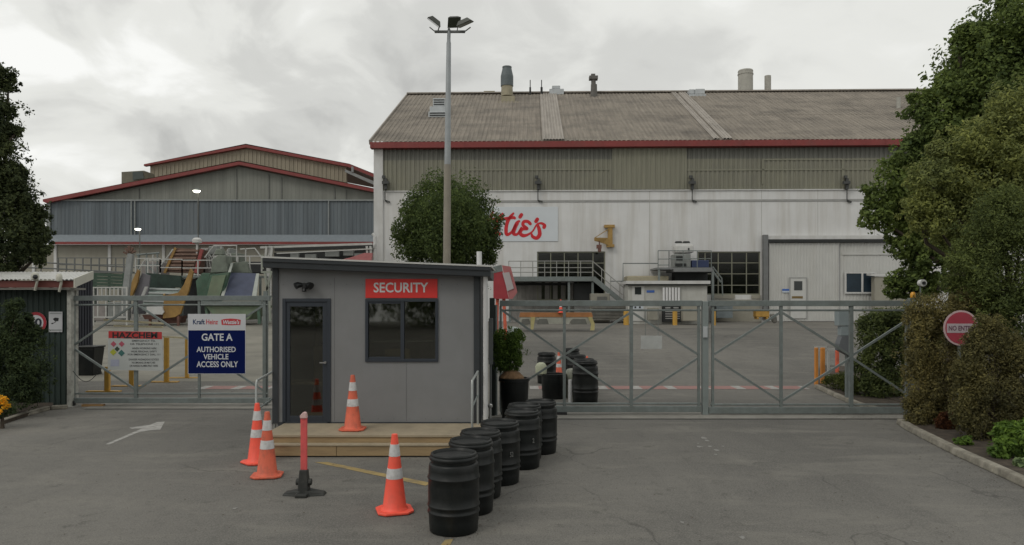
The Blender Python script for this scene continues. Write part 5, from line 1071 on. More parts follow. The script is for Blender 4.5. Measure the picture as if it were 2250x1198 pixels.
def flood(c, rot, w_, h_, t_):
    from mathutils import Euler, Vector
    M_ = Euler([R(a) for a in rot]).to_matrix(); c = Vector(c); b = MB()
    P_ = [(-w_, -h_, 0), (w_, -h_, 0), (w_, h_, 0), (-w_, h_, 0), (-w_*.6, -h_*.6, t_), (w_*.6, -h_*.6, t_), (w_*.6, h_*.6, t_), (-w_*.6, h_*.6, t_)]
    b.hexa([tuple(c+M_@Vector(p)) for p in P_]); o = b.build('floodlight', FLM, lp, bevel=.01)
    b = MB(); P_ = [(-w_*.9, -h_*.9, -.012), (w_*.9, -h_*.9, -.012), (w_*.9, h_*.9, -.012), (-w_*.9, h_*.9, -.012), (-w_*.9, -h_*.9, -.003), (w_*.9, -h_*.9, -.003), (w_*.9, h_*.9, -.003), (-w_*.9, h_*.9, -.003)]
    b.hexa([tuple(c+M_@Vector(p)) for p in P_]); b.build('lens', mat('floodlight_glass', (.10, .11, .09), .15), o)
flood(W(953, 50, 23.8), (18, 32, 20), .25, .22, .14); flood(W(998, 50, 24.3), (-22, -6, 10), .22, .25, .14); flood(W(1022, 53, 23.8), (14, -18, -16), .27, .22, .14)

# ------------------------------------------------------------------ cones
def make_cone(label, group, m=ORANGE):
    o = thing('traffic_cone', (0, 0, 0), label, 'traffic cone', group)
    b = MB(); s_ = .21; c_ = .08
    ring = [(-s_+c_, -s_), (s_-c_, -s_), (s_, -s_+c_), (s_, s_-c_), (s_-c_, s_), (-s_+c_, s_), (-s_, s_-c_), (-s_, -s_+c_)]
    b.prism([(x, y, .008) for x, y in ring], (0, 0, .028)); b.build('base', m, o, bevel=.008)
    b = MB(); H_ = .92; rr = lambda z: .142-(.142-.034)*(z-.036)/(H_-.036)
    b.lathe([(.165, .036), (.155, .05), (rr(.07), .07), (rr(.35), .35), (rr(.6), .6), (rr(.88), .88), (rr(H_), H_-.004), (.02, H_)], (0, 0, 0), 32); b.build('body', m, o, smooth=True)
    for z0, z1 in ((.40, .52), (.66, .80)):
        b = MB(); b.lathe([(rr(z0)+.003, z0), (rr(z1)+.003, z1)], (0, 0, 0), 32); b.build('reflective_band', REFL, o, smooth=True)
    return o
CG = 'orange traffic cones around the cabin'
cone = make_cone('faded orange cone standing on the timber deck by the door', CG, ORANGE2); cone.location = (W(775, 0, 12.2)[0], 12.2, .33)
cone2 = make_cone('bright orange cone on the asphalt nearest the front drum', CG); q = G(867, 1124); cone2.location = (q[0], q[1], 0); cone2.rotation_euler[2] = .3
q = G(565, 1017); copy_tree(cone2, (q[0], q[1], 0), 'rearmost bright orange cone left of the timber step', rz=.8)
q = G(587, 1047); copy_tree(cone, (q[0], q[1], 0), 'paler orange cone left of the step beside the delineator post', rz=.15)
q = W(1233, 697, 37.6); copy_tree(cone2, (q[0], 37.9, q[2]+.22), 'small looking orange cone on top of the orange-railed barrier', rz=.1, scale=(.75, .75, .75))
q = G(1228, 832); copy_tree(cone, (q[0], q[1], q[2]), 'orange and white cone between the black drums behind the gate', rz=.5, scale=(.9, .9, .9))
# delineator
q = G(668, 1088); dl = thing('delineator_post', (q[0], q[1], 0), 'red-pink flexible delineator post on black rubber base in front of the deck', 'delineator')
x_, y_ = q[0], q[1]
b = MB(); hw = .042
b.prism([(x_-hw, y_-.02, .30), (x_+hw, y_-.02, .30), (x_+hw, y_-.02, .98), (x_+hw-.01, y_-.02, 1.045), (x_+.012, y_-.02, 1.05), (x_-hw, y_-.02, 1.0)], (0, .035, 0)); b.build('blade', mat('pinkish_red_plastic', (.66, .10, .10), .5, .15, 5, dirt=((.35, .09, .08), .5, 8, (1, 1, 1))), dl, bevel=.01)
b = MB(); b.prism([(x_-hw, y_-.045, .99), (x_+hw, y_-.045, .99), (x_+hw-.008, y_-.045, 1.06), (x_+.0, y_-.045, 1.07), (x_-hw, y_-.045, 1.025)], (0, .075, 0)); b.build('cap', mat('pale_pink_cap', (.62, .42, .40), .5), dl, bevel=.008)
RUB = mat('black_rubber_base', (.022, .024, .022), .6, .3, 5, dirt=((.07, .068, .06), .6, 6, (1, 1, 1)))
b = MB(); b.hexa([(x_-.07, y_-.07, .03), (x_+.07, y_-.07, .03), (x_+.07, y_+.07, .03), (x_-.07, y_+.07, .03), (x_-.05, y_-.045, .33), (x_+.05, y_-.045, .33), (x_+.05, y_+.045, .33), (x_-.05, y_+.045, .33)])
b.tube([(x_-.10, y_, .17), (x_+.10, y_, .17)], .045, 12); b.build('holder', RUB, dl, bevel=.012)
b = MB()
for s in (-1, 1): b.hexa([(x_+s*.03-.06*(s<0)*0, y_-.09, 0), (x_+s*.27, y_-.05, 0), (x_+s*.27, y_+.11, 0), (x_+s*.03, y_+.12, 0), (x_+s*.03, y_-.07, .075), (x_+s*.25, y_-.03, .035), (x_+s*.25, y_+.09, .035), (x_+s*.03, y_+.10, .075)])
b.box(x_-.075, x_+.075, y_-.16, y_+.16, 0, .045); b.build('foot', RUB, dl, bevel=.01)

# ------------------------------------------------------------------ drums
def drum_mark(o, txt, ang, z0, z1, wd, r=.293):
    """worn stencil curved round the drum"""
    tmp = MB(); Plane(0, 0).text(tmp, txt, (-wd/2, wd/2, z0, z1), 0, .02, 0)
    b = MB(); vs = []
    for x, y, z in tmp.v:
        a = ang+x/r; vs.append((r*math.sin(a), -r*math.cos(a), z))
    b.add(vs, tmp.f)
    k = o.location; ROOT_o = ROOT.get(o, (0, 0, 0)); ROOT[o] = (0, 0, 0); m_ = b.build('stencil', mat('worn_stencil', (.15, .15, .145), .8, .3, 20), o); return m_
def make_drum(label, group):
    o = thing('black_drum', (0, 0, 0), label, 'drum', group)
    k = 1.045
    pr = [(0.0, .0), (.248, 0), (.262, .012), (.270, .12), (.273, .193), (.283, .204), (.285, .212), (.283, .220), (.273, .231), (.274, .262), (.284, .272), (.286, .280), (.284, .288), (.275, .300), (.277, .38), (.277, .48), (.275, .545), (.284, .555), (.286, .563), (.284, .571), (.274, .582), (.273, .64), (.269, .69), (.260, .708), (.240, .715), (.240, .75)]
    b = MB(); b.lathe([(r, z*k) for r, z in pr], (0, 0, 0), 48); b.build('body', BLACKP, o, smooth=True, ang=50)
    b = MB(); b.lathe([(.247, .738*k), (.262, .744*k), (.267, .760*k), (.262, .776*k), (.250, .783*k), (.252, .795*k), (.246, .808*k), (.232, .812*k), (.222, .80*k), (.216, .783*k), (.15, .780*k), (0.001, .784*k)], (0, 0, 0), 48); b.build('lid', BLACKP, o, smooth=True, ang=50)
    return o
DGp = 'row of black plastic drums beside the cabin deck'
drum = make_drum('frontmost black drum of the row, fully in view', DGp)
spots = [(997, 7.66+.27), (1034, 8.66), (1055, 9.32), (1098, 10.03), (1147, 10.95), (1152, 11.52), (1187, 12.0)]
ords = ['', 'second black drum from the front, tucked behind the nearest one', 'third black drum from the front of the row', 'fourth black drum of the row, faint white stencil on its side', 'fifth black drum of the row, white stencil on its side', 'second to last black drum of the row, mostly hidden', 'rearmost black drum of the row, nearest the sliding gate']
tilt = [.1, 1.2, 2.3, 0, 0, 3.3, 4.1]
drum.location = ((997-CX)*spots[0][1]/F, spots[0][1], 0)
for i, (px, y) in enumerate(spots):
    if i == 0: continue
    o = copy_tree(drum, ((px-CX)*y/F, y, 0), ords[i], rz=tilt[i], scale=(1+.012*math.sin(i*3), 1+.012*math.sin(i*3), 1+.015*math.cos(i*5))); o.rotation_euler[0] = .008*math.sin(i*7); 
    if i in (3, 4):
        ROOT[o] = (0, 0, 0); drum_mark(o, '52' if i == 3 else '2', .6, .40, .47, .055 if i == 3 else .035)
DG2 = 'black drums behind the right gate'
yspots = [(1286, 17.85, 'large black drum just behind the gate bottom beam', 1.12), (1283, 19.2, 'second black drum of the row behind the gate', 1.05), (1267, 21.0, 'third black drum of the row behind the gate', 1.0), (1255, 23.3, 'farthest black drum of the row behind the gate', 1.0), (1201, 21.8, 'black drum with a pale bucket before it behind the gate', 1.0)]
for px, y, lab, s in yspots: copy_tree(drum, ((px-CX)*y/F, y, gz(y)), lab, DG2, rz=px*.1, scale=(s*1.02, s*1.02, s*1.08))
def pot(px, y, rt, rb, h, label):
    b = MB(); b.lathe([(rb, 0), (rb*1.02, .02), (rb+(rt-rb)*.35, h*.3), (rb+(rt-rb)*.36+.01, h*.32), (rt, h-.06), (rt+.02, h-.055), (rt+.02, h), (rt-.03, h), (rt-.04, h-.06), (0.001, h-.07)], ((px-CX)*y/F, y, gz(y)), 36)
    o = b.build('planter_pot', BLACKP, smooth=True, ang=50); return tag(o, label, 'planter')
pot(1130, 15.05, .30, .25, .90, 'big black tub holding the leafy shrub right of the cabin')
pot(1216, 18.6, .30, .28, .63, 'low black tub between the two drum groups behind the gate')
b = MB(); q = W(1189, 823, 18.5); b.lathe([(.10, 0), (.14, .02), (.15, .2), (.1, .28), (.05, .3)], (q[0], 18.55, q[2]), 20); o = b.build('pale_bucket', mat('pale_green_plastic', (.40, .42, .30), .5, .08), smooth=True); tag(o, 'pale greenish container resting on the low black tub', 'container')
b = MB(); q = W(1250, 825, 19.6); b.lathe([(.14, 0), (.16, .02), (.17, .3), (.12, .38), (.05, .4)], (q[0], 18.7, .35), 20); b.lathe([(.17, 0), (.17, .35)], (q[0], 18.7, 0), 20); o = b.build('grey_container', mat('grey_green_plastic', (.20, .21, .17), .5, .1), smooth=True); tag(o, 'grey-green container squeezed between tub and drums', 'container')
b = MB(); q = G(1253, 884); b.tube([(q[0], q[1], 0), (q[0], q[1], .55)], .05, 10); o = b.build('white_peg', mat('white_pvc', (.60, .60, .60))); tag(o, 'short white peg left of the big drum behind the gate', 'peg')
b = MB(); q = W(1290, 797, 25); b.lathe([(.14, 0), (.03, .5)], (q[0], 25, gz(25)+.0), 16); b.box(q[0]-.18, q[0]+.18, 24.82, 25.18, gz(25)-.01, gz(25)+.03); o = b.build('small_cone', ORANGE2); tag(o, 'orange cone tip showing above the drums behind the gate', 'traffic cone')

# orange hoops and cabinets in the right yard
oh = thing('hoop_barrier', G(1800, 848), 'orange and white hoop guard around the intercom at the right kerb', 'barrier')
OY = mat('orange_yellow_paint', (.60, .24, .05), .5, .12)
for (x0, x1, yb_, yt_) in ((1790, 1797, 852, 764), (1803, 1812, 848, 764), (1836, 1843, 824, 768)):
    q = G((x0+x1)/2, yb_); b = MB(); wd = (x1-x0)*q[1]/F; b.box(q[0]-wd/2, q[0]+wd/2, q[1]-.05, q[1]+.05, 0, W(0, yt_, q[1])[2]); b.build('upright', OY if x0 < 1830 else ORANGE2, oh, bevel=.02)
b = MB(); q = G(1822, 835); b.bar(W(1790, 763, q[1]), W(1816, 763, q[1]), .06, .06); b.bar(W(1817, 768, q[1]), W(1846, 768, q[1]), .05, .05); b.bar(W(1820, 768, q[1]), W(1820, 836, q[1]), .06); b.bar(W(1822, 808, q[1]), W(1840, 808, q[1]), .04); b.build('frame', WRAIL, oh)
ic = thing('intercom_stand', G(1868, 872), 'grey intercom cabinets on a post behind the right gate', 'cabinet')
IY = 17.9; IP = Plane(0, IY)
b = MB(); IP.box(b, 1843, 680, 1868, 716, 0, .25); b.build('upper_box', mat('pale_blue_grey', (.24, .28, .29), .5, .06), ic, bevel=.01)
b = MB(); IP.box(b, 1848, 717, 1868, 738, .02, .22); b.build('middle_box', mat('pale_blue_grey', (.24, .28, .29)), ic, bevel=.01)
b = MB(); b.prism([IP.P(x, y) for x, y in ((1850,739),(1868,739),(1868,783),(1844,770),(1844,756))], (0, .25, 0)); b.build('lower_box', mat('mid_grey_box', (.13, .14, .15), .5, .08), ic, bevel=.01)
b = MB(); b.bar(IP.P(1862, 716, .12), (IP.P(1862, 716, .12)[0], IY+.12, 0), .09); b.build('post', STEEL, ic)

# NO ENTRY sign
NP = Plane(0, 13.9); cx_, cz_ = NP.uz(2112, 721); RN = 39*13.9/F
ns = thing('no_entry_sign', (cx_, 13.9, 0), 'round red NO ENTRY sign partly hidden by the right hedge', 'sign')
b = MB(); b.tube([(cx_, 13.96, 0), (cx_, 13.96, cz_+.2)], .03, 10); b.build('post', STEEL, ns)
b = MB(); b.tube([(cx_, 13.9, cz_), (cx_, 13.91, cz_)], RN, 40); b.build('disc', mat('pale_pink_edge', (.50, .36, .37), .5, .05), ns)
b = MB(); disc(b, cx_, cz_, RN*.90, -.004, NP, n=40); b.build('red_face', mat('faded_sign_red', (.34, .035, .06), .5, .08), ns)
b = MB(); NP.ubox(b, cx_-RN*.82, cx_+RN*.82, -.008, -.005, cz_-RN*.27, cz_+RN*.25); b.build('bar', mat('dull_pink_white', (.42, .36, .38), .5, .05), ns)
b = MB(); NP.text(b, 'NO ENTRY', (cx_-RN*.72, cx_+RN*.72, cz_-RN*.15, cz_+RN*.13), -.008, .03, .002); b.build('lettering', mat('faded_letters', (.13, .06, .09)), ns)

# ------------------------------------------------------------------ vegetation
def leaves(name, blobs, n, size, m, parent=None, seed=1, sprig=.10, sub=9, subr=.42, fill=.25, elong=1.9, up=.35, droop=0.0, kind=None):
    rg = np.random.default_rng(seed); B = np.array(blobs, float)
    wt = (B[:,3]*B[:,4]*B[:,5])**(2/3); wt /= wt.sum()
    # sub clumps on each blob's shell
    cs = []; rs = []; ws = []
    for bb, wv in zip(B, wt):
        k = max(4, int(sub*(2.0 if bb[3:].max() > 1.2 else 1)))
        d = rg.normal(size=(k, 3)); d /= np.linalg.norm(d, axis=1)[:, None]
        c = bb[:3]+d*bb[3:6]*rg.uniform(.55, .82, (k, 1)); cs.append(c); rs.append(np.repeat(bb[3:6][None]*subr, k, 0)*rg.uniform(.7, 1.25, (k, 1))); ws.append(np.full(k, wv/k))
    cs = np.vstack(cs); rs = np.vstack(rs); ws = np.concatenate(ws); ws /= ws.sum()
    nf = int(n*fill); i = rg.choice(len(cs), n-nf, p=ws); d = rg.normal(size=(n-nf, 3)); d /= np.linalg.norm(d, axis=1)[:, None]
    p = cs[i]+d*rs[i]*(rg.uniform(.3, 1.0, (n-nf, 1))**.5)*rg.choice([1, 1, 1, 1.15], (n-nf, 1))
    j = rg.choice(len(B), nf, p=wt); e_ = rg.normal(size=(nf, 3)); e_ /= np.linalg.norm(e_, axis=1)[:, None]
    p2 = B[j, :3]+e_*B[j, 3:6]*rg.uniform(.0, .85, (nf, 1))**.5
    ns_ = int(n*sprig); nc = max(6, ns_//26); jj = rg.choice(len(B), nc, p=wt); d3 = rg.normal(size=(nc, 3)); d3 /= np.linalg.norm(d3, axis=1)[:, None]
    c3 = B[jj, :3]+d3*B[jj, 3:6]*rg.uniform(.95, 1.22, (nc, 1)); r3 = np.minimum(B[jj, 3:6]*.16, size*4.0)
    k3 = rg.integers(0, nc, ns_); q3 = rg.normal(size=(ns_, 3))*.55; p3 = c3[k3]+q3*r3[k3]
    P = np.vstack([p, p2, p3]); D = np.vstack([d, e_, d3[k3]])
    nn = D*.7+rg.normal(size=P.shape)*.6+np.array((0, 0, up)); nn /= np.linalg.norm(nn, axis=1)[:, None]
    t = np.cross(nn, rg.normal(size=P.shape)); t[:, 2] -= droop; t -= nn*(t*nn).sum(1)[:, None]; t /= np.linalg.norm(t, axis=1)[:, None]; s = np.cross(nn, t)
    L = size*rg.uniform(.6, 1.35, (len(P), 1)); Wd = L/elong
    V = np.stack([P-t*L*.5, P+s*Wd*.5+nn*L*.08, P+t*L*.5, P-s*Wd*.5+nn*L*.08], 1).reshape(-1, 3)
    V[:, 2] = np.maximum(V[:, 2], .04)
    o_ = ROOT[parent] if parent is not None else (V[:,0].mean(), V[:,1].mean(), 0)
    me = bpy.data.meshes.new(name); N_ = len(P); me.vertices.add(N_*4); me.vertices.foreach_set('co', (V-np.array(o_)).astype(np.float32).ravel())
    me.loops.add(N_*4); me.loops.foreach_set('vertex_index', np.arange(N_*4, dtype=np.int32)); me.polygons.add(N_)
    me.polygons.foreach_set('loop_start', np.arange(0, N_*4, 4, dtype=np.int32)); me.polygons.foreach_set('loop_total', np.full(N_, 4, dtype=np.int32))
    me.materials.append(m); me.update(calc_edges=True); me.validate()
    ob = bpy.data.objects.new(name, me); scn.collection.objects.link(ob)
    if parent is not None: ob.parent = parent
    else: ob.location = o_
    ROOT[ob] = o_
    return ob
def blob(px, py, Y, rpx, ry=None, rz=None):
    """a clump seen at a pixel, at depth Y; radii in photo pixels"""
    k = Y/F; x, _, z = W(px, py, Y); return (x, Y, z, rpx*k, (ry or rpx)*k, (rz or rpx)*k)
def plant(name, label, cat, base, blobs, n, size, m, trunk=None, group=None, **k):
    o = thing(name, base, label, cat, group); leaves('crown' if cat == 'tree' else 'foliage', blobs, n, size, m, o, **k)
    b = MB()
    tr, r0 = trunk or (None, .04)
    if tr is None: tr = [base, (base[0], base[1], np.mean([q[2] for q in blobs]))]
    b.tube(tr, [r0*(1-.45*i/(len(tr)-1)) for i in range(len(tr))], 9)
    rg = np.random.default_rng(len(blobs)+n)
    for q in blobs:
        z0 = tr[0][2]+(tr[-1][2]-tr[0][2])*min(.95, max(.35, (q[2]-tr[0][2])/(tr[-1][2]-tr[0][2]+.01)*.65))
        t = (z0-tr[0][2])/(tr[-1][2]-tr[0][2]); s_ = np.array(tr[0])*(1-t)+np.array(tr[-1])*t; e2 = np.array(q[:3]); mid = (s_+e2)/2+rg.normal(size=3)*.08*np.linalg.norm(e2-s_)
        b.tube([s_, mid, e2], [r0*.42, r0*.3, r0*.1], 6)
    b.build('trunk' if cat == 'tree' else 'stem', BARK, o, smooth=True); return o
LG1 = mat('leaf_dark_round_tree', (.085, .125, .048), .5, leaf=True, scale=1.2)
LG2 = mat('leaf_big_tree', (.13, .185, .065), .5, leaf=True, scale=.7)
LG3 = mat('leaf_olive_tree', (.225, .265, .105), .55, leaf=True, scale=.9)
LG4 = mat('leaf_mid_green', (0.125, 0.165, 0.065), .55, leaf=True, scale=1.2)
LG5 = mat('leaf_brown_hedge', (.20, .185, .088), .65, leaf=True, scale=1.6)
LG6 = mat('leaf_yard_hedge', (0.11, 0.145, 0.06), .6, leaf=True, scale=1.4)
LG7 = mat('leaf_left_tree', (.08, .105, .055), .5, leaf=True, scale=1)
LG8 = mat('leaf_left_bush', (0.065, 0.095, 0.05), .55, leaf=True, scale=2)
LG9 = mat('leaf_bright', (.125, .215, .05), .5, leaf=True, scale=3)
LGP = mat('leaf_pot_shrub', (.095, .16, .04), .5, leaf=True, scale=3)

# round tree behind the cabin
Y_ = 28
bl = [blob(980, 485, Y_, 103), blob(908, 500, Y_-.3, 52), blob(1052, 500, Y_-.3, 56), blob(930, 450, Y_, 50), blob(1036, 450, Y_, 50), blob(980, 428, Y_, 44), blob(1070, 520, Y_, 40), blob(985, 500, Y_-1.6, 90), blob(970, 545, Y_-.5, 80, None, 45), blob(905, 550, Y_, 50), blob(1060, 548, Y_, 44), blob(990, 500, Y_-1, 80), blob(1010, 570, Y_, 70)]
plant('round_tree', 'dense dark round tree in front of the white factory wall', 'tree', (W(985, 0, Y_)[0], Y_, gz(Y_)), bl, 62000, .105, LG1, ([(W(985, 0, Y_)[0], Y_, gz(Y_)), (W(980, 0, Y_)[0], Y_, 3.2), (W(985, 0, Y_)[0], Y_, 5.5)], .16), seed=3, subr=.36, fill=.4, sprig=.04)
# big tree upper right
Y_ = 20
bl = [blob(2215, 60, Y_, 95), blob(2140, 130, Y_, 70), blob(2110, 70, Y_-.2, 24, 24, 34), blob(2180, 180, Y_, 110), blob(2080, 210, Y_, 60), blob(2030, 235, Y_, 38), blob(2060, 290, Y_, 75), blob(2010, 340, Y_, 50), blob(1990, 390, Y_, 60), blob(1935, 430, Y_, 40), blob(1930, 480, Y_, 42), blob(1990, 470, Y_+.3, 65), blob(2050, 420, Y_+.5, 100), blob(2150, 320, Y_+.5, 130), blob(2250, 220, Y_, 130), blob(2300, 60, Y_, 110), blob(1980, 545, Y_, 40, 40, 30), blob(2050, 560, Y_, 55), blob(1985, 610, Y_, 40, 40, 24), blob(2040, 610, Y_+.2, 45), blob(2010, 640, Y_, 50, 50, 22), blob(1955, 632, Y_, 22), blob(2120, 480, Y_+1, 120), blob(2330, 300, Y_, 130)]
bx = W(2095, 0, Y_+.6)[0]
plant('broadleaf_tree', 'tall dark green broadleaf tree filling the upper right corner', 'tree', (bx, Y_+.6, 0), bl, 120000, .115, LG2, ([(bx, Y_+.6, 0), (bx+.1, Y_+.5, 3.0), (bx+.4, Y_+.5, 6.0), (bx+1.2, Y_, 9)], .28), seed=5, subr=.34, fill=.25, elong=1.7)
# olive tree in front of it
Y_ = 16
bl = [blob(2235, 250, Y_, 70), blob(2180, 300, Y_, 55), blob(2130, 330, Y_, 70, None, 55), blob(2200, 370, Y_, 100), blob(2090, 400, Y_, 62), blob(2040, 400, Y_-.2, 52), blob(2060, 350, Y_, 40), blob(2015, 455, Y_-.2, 40), blob(2045, 480, Y_-.2, 48), blob(2120, 460, Y_, 70), blob(2230, 450, Y_, 90), blob(2290, 330, Y_, 90), blob(2110, 520, Y_+.4, 60)]
bx = W(2150, 0, Y_+.3)[0]
plant('olive_green_tree', 'yellow-olive feathery tree in front of the taller dark tree', 'tree', (bx, Y_+.3, 0), bl, 60000, .085, LG3, ([(bx, Y_+.3, 0), (bx-.1, Y_+.3, 2.5), (bx+.1, Y_+.2, 4.6)], .14), seed=8, subr=.34, fill=.3, elong=2.4)
# mid green conifer like shrub at the right edge
Y_ = 14.2
bl = [blob(2158, 708, 13.5, 22, 14, 26), blob(2200, 480, Y_, 70), blob(2160, 540, Y_, 62), blob(2240, 540, Y_, 80), blob(2130, 600, Y_, 62), blob(2200, 620, Y_, 90), blob(2265, 640, Y_, 90), blob(2110, 585, Y_-.1, 34), blob(2170, 680, Y_, 70), blob(2240, 720, Y_, 80), blob(2210, 440, Y_, 40, 40, 36)]
bx = W(2210, 0, Y_+.3)[0]
plant('conifer_shrub', 'mid green soft conifer shrub at the right edge above the hedge', 'shrub', (bx, Y_+.3, 0), bl, 52000, .06, LG4, ([(bx, Y_+.3, 0), (bx, Y_+.2, 3.4)], .1), seed=9, subr=.36, fill=.3, elong=2.6)
# brown-green hedges
def hedge(name, label, bl, n, size, m, seed, **k):
    a = np.array(bl); base = (float(a[:,0].mean()), float(a[:,1].mean()), 0.0); return plant(name, label, 'hedge', base, bl, n, size, m, None, 'hedges along the right kerb', seed=seed, sprig=.02, **k)
Y_ = 14.4
bl = [blob(2035, 680, Y_, 46, 45, 42), blob(2015, 720, Y_, 32, 40, 60), blob(2012, 820, Y_, 32, 40, 70), blob(2012, 900, Y_, 32, 36, 50), blob(2080, 820, Y_-.2, 50, 40, 90), blob(2060, 690, Y_, 62, 50, 55), blob(2110, 660, Y_, 55, 50, 40), blob(2030, 760, Y_, 52, 48, 75), blob(2100, 770, Y_+.4, 62, 30, 70), blob(2030, 860, Y_, 52, 50, 75), blob(2085, 860, Y_, 58, 50, 75), blob(2035, 905, Y_-.1, 50, 40, 42), blob(2090, 910, Y_-.2, 55, 40, 45), blob(2150, 660, Y_+.3, 60, 40, 50), blob(2150, 800, Y_+.5, 60, 30, 90)]
hedge('clipped_hedge', 'brownish clipped hedge meeting the end of the right gate', bl, 62000, .05, LG5, 11, subr=.34, fill=.25, elong=2.4)
Y_ = 12.7
bl = [blob(2120, 880, Y_, 34, 40, 80), blob(2125, 800, Y_, 36, 40, 50), blob(2150, 750, Y_, 34, 40, 40), blob(2180, 720, Y_, 40, 40, 34), blob(2190, 770, Y_, 70, 55, 62), blob(2140, 830, Y_, 48, 50, 80), blob(2200, 860, Y_, 72, 55, 90), blob(2260, 800, Y_, 70, 55, 80), blob(2150, 930, Y_, 50, 50, 50), blob(2210, 930, Y_, 62, 50, 50), blob(2290, 900, Y_, 70, 50, 80), blob(2165, 745, Y_, 38)]
hedge('clipped_hedge', 'dark shaggy hedge in front of the NO ENTRY sign, nearest the kerb', bl, 60000, .048, mat('leaf_dark_hedge', (.15, .145, .072), .65, leaf=True, scale=1.6), 12, subr=.34, fill=.25, elong=2.4)
Y_ = 18.6
bl = [blob(1915, 740, Y_, 40, 50, 58), blob(1960, 740, Y_, 45, 50, 65), blob(1915, 820, Y_, 42, 50, 55), blob(1965, 830, Y_, 48, 50, 60), blob(2020, 760, Y_, 60, 60, 90), blob(1935, 700, Y_, 36, 40, 28), blob(1985, 700, Y_, 45, 40, 30), blob(1930, 850, Y_-.3, 50, 30, 40)]
hedge('yard_hedge', 'dark green hedge behind the right gate, inside the yard', bl, 34000, .07, LG6, 13, subr=.34, fill=.3)
Y_ = 20
plant('low_shrub', 'low green shrub on the kerbed bed inside the gate', 'shrub', G(1850, 860), [blob(1830, 838, Y_, 22, 30, 16), blob(1858, 838, Y_-.5, 26, 30, 20), blob(1880, 848, 18.8, 26, 30, 22)], 6000, .05, mat('leaf_low_shrub', (0.1, 0.125, 0.045), .6, leaf=True, scale=2), seed=14)
plant('leafy_plant', 'bright green leafy plant at the foot of the right hedge', 'plant', G(2225, 1000), [blob(2225, 950, 11.4, 38, 34, 26), blob(2200, 985, 11.2, 28, 28, 20), blob(2250, 970, 11.2, 34, 34, 36), blob(2275, 940, 11.3, 30, 28, 26)], 3600, .105, LG9, seed=15, elong=2.2, up=.8, droop=.6)
plant('pale_hosta', 'pale green rosette plant at the bottom right corner', 'plant', G(2246, 1040), [blob(2247, 1022, 10.6, 17, 17, 12), blob(2262, 1030, 10.5, 16, 16, 12)], 420, .12, mat('leaf_pale', (.20, .28, .15), .5, leaf=True, scale=3), seed=16, elong=1.6, up=1)
plant('small_weed', 'small green weed between hedge and kerb', 'plant', G(2120, 985), [blob(2118, 970, 12.2, 20, 16, 12)], 700, .05, LG9, seed=17, up=.8)
bl = [blob(2075, 935, 13.7, 22, 14, 30)]
plant('rust_shrub', 'dry rust brown shrub at the foot of the hedge', 'shrub', (bl[0][0], 13.7, 0), bl, 2600, .05, mat('leaf_rust', (.09, .04, .022), .7, leaf=True, scale=3), seed=18)
# left tree
Y_ = 19
bl = [blob(-20, 250, Y_, 60), blob(5, 175, Y_, 30), blob(18, 185, Y_, 20), blob(0, 320, Y_, 50), blob(38, 290, Y_, 14), blob(10, 400, Y_, 55), blob(45, 430, Y_, 38), blob(70, 470, Y_, 32), blob(20, 500, Y_, 70), blob(88, 515, Y_, 26), blob(60, 530, Y_, 40), blob(100, 545, Y_, 14, 14, 20), blob(-10, 570, Y_, 50), blob(35, 380, Y_, 22), blob(-60, 400, Y_, 90), blob(5, 600, Y_, 30), blob(85, 562, Y_, 16, 16, 24)]
bx = W(-60, 0, 20)[0]
plant('left_edge_tree', 'dark tree at the left edge above the shed roof', 'tree', (bx, 20, 0), bl, 60000, .09, LG7, ([(bx, 20, 0), (bx+.2, 19.6, 4), (bx+.4, 19.2, 6.5)], .2), seed=20, subr=.38, fill=.25, elong=2)
Y_ = 15.6
bl = [blob(20, 750, Y_, 55, 45, 70), blob(60, 790, Y_, 50, 45, 60), blob(-20, 800, Y_, 60, 45, 80), blob(30, 850, Y_-.1, 62, 45, 48), blob(22, 690, Y_, 16, 16, 34), blob(75, 840, Y_, 32, 30, 40), blob(-50, 720, Y_, 50), blob(70, 740, Y_+.2, 26, 26, 30), blob(52, 712, Y_+.2, 24, 24, 28), blob(35, 680, Y_, 20, 20, 30)]
plant('dark_bush', 'dark green bush covering the left end of the shed', 'bush', (W(20, 0, Y_)[0], Y_, 0), bl, 32000, .065, LG8, None, seed=21, subr=.36, elong=2.6)
o = plant('flowering_plant', 'orange and yellow flowering plant at the left edge', 'plant', (W(5, 0, 14.2)[0], 14.2, 0), [blob(5, 900, 14.2, 28, 24, 22), blob(-20, 890, 14.2, 30, 24, 26)], 3000, .045, LG8, seed=22)
leaves('flower', [blob(4, 880, 14.0, 13, 10, 12), blob(14, 892, 14.0, 10, 8, 8), blob(-5, 905, 13.95, 12, 8, 8)], 320, .045, mat('orange_petals', (.80, .46, .04), .5, .3, leaf=True, scale=4), o, 23, elong=1.2)
# shrub in the tub
q = (W(1120, 0, 15.1)[0], 15.1, .85)
plant('tub_shrub', 'bushy green shrub growing from the black tub by the gate', 'shrub', q, [blob(1118, 765, 15.1, 36, 28, 40), blob(1104, 745, 15.1, 24, 22, 24), blob(1134, 748, 15.1, 20, 20, 26), blob(1120, 795, 15.1, 30, 26, 26), blob(1105, 785, 15.1, 26, 24, 30)], 11000, .06, LGP, seed=24, elong=3, up=.2)
b = MB(); b.lathe([(.27, -.03), (.26, .06), (.16, .16), (.06, .2)], (W(1124,0,15.05)[0], 15.05, .86), 14); o = b.build('soil_heap', mat('orange_brown_mulch', (.17, .10, .05), .9, .35, 8, bump=.5)); tag(o, 'heap of brown mulch on top of the shrub tub', 'mulch')
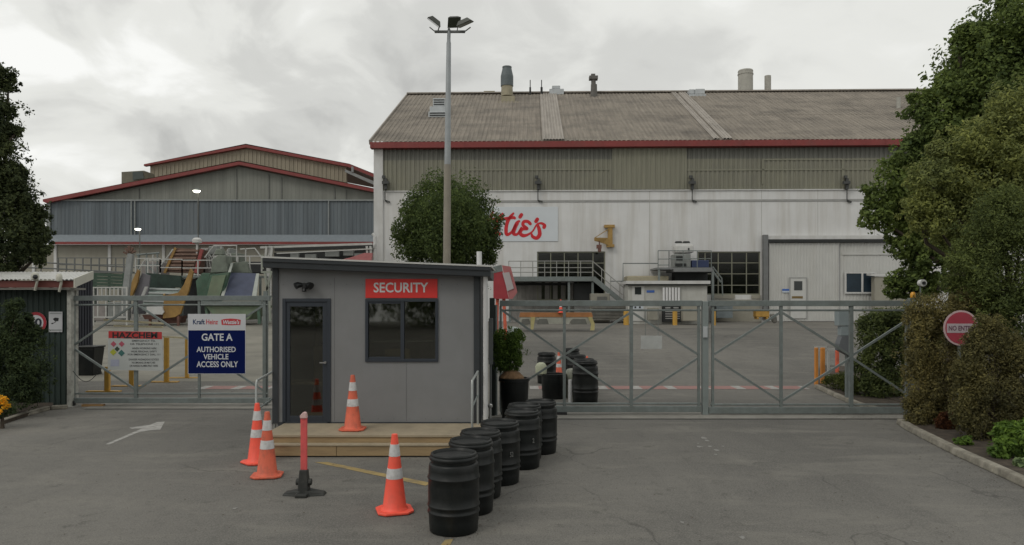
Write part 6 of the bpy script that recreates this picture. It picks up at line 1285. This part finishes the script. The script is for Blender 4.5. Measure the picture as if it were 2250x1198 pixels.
# bark and litter over beds and leaves on the asphalt
def litter(name, m, pts, size, kind='stuff'):
    b = MB()
    for x, y in pts:
        a = random.random()*6.28; s = size*random.uniform(.4, 1.3); z = gz(y)+.012; c, d = math.cos(a)*s, math.sin(a)*s
        b.add([(x-c, y-d, z), (x+d*.6, y-c*.6, z+s*.3), (x+c, y+d, z), (x-d*.6, y+c*.6, z+s*.2)], [(0, 1, 2, 3)])
    o = b.build(name, m); o['kind'] = kind; return o
pts = [(random.uniform(-6.5, 5.5), random.uniform(6.2, 10.5)) for _ in range(190)]
for X_, Y_0 in [(sp_[0], sp_[1]) for sp_ in (((997-CX)*7.93/F, 7.93), ((1034-CX)*8.66/F, 8.66), (-2.0, 11.3), (-3.2, 11.3), (-1.1, 11.3), (-4.3, 12.2), (-3.6, 10.3))]:
    for _ in range(22): a = random.random()*6.28; d_ = random.uniform(.3, .55); pts.append((X_+d_*math.cos(a), Y_0+d_*math.sin(a)))
for i in range(160):
    t = random.random(); j = min(int(t*5), 5); a, c = np.array(kp[j]), np.array(kp[j+1]); p = a+(c-a)*random.random(); pts.append((p[0]-abs(random.gauss(.15, .35)), p[1]-.1))
for i in range(260): p = G(random.triangular(1700, 1975, 1950), random.uniform(905, 925)); pts.append((p[0], p[1]))
litter('fallen_leaves', mat('dead_leaf', (.07, .05, .035), .9, .4), pts, .014)
bp_ = [(random.uniform(5.5, 12), random.uniform(11.5, 17)) for _ in range(600)]
b = MB()
for x, y in bp_:
    px = CX+x/y*F
    if px < 1995+ (17-y)*45: continue
    a = random.random()*6.28; s = .03*random.uniform(.5, 1.5); c, d = math.cos(a)*s, math.sin(a)*s; b.add([(x-c, y-d, .09), (x+d*.6, y-c*.6, .11), (x+c, y+d, .09), (x-d*.6, y+c*.6, .1)], [(0, 1, 2, 3)])
o = b.build('bark_chips', mat('bark_chip', (.08, .055, .035), .9, .4)); o['kind'] = 'stuff'

rg_ = np.random.default_rng(50)
bl = [(x, -42+rg_.normal()*2, 4+rg_.random()*2.5, 4.8, 3, 4.6+rg_.random()*2) for x in np.arange(-42, 43, 3.2)]
o = leaves('tree_line', bl, 60000, .5, LG2, None, 51, fill=.5); o['kind'] = 'stuff'
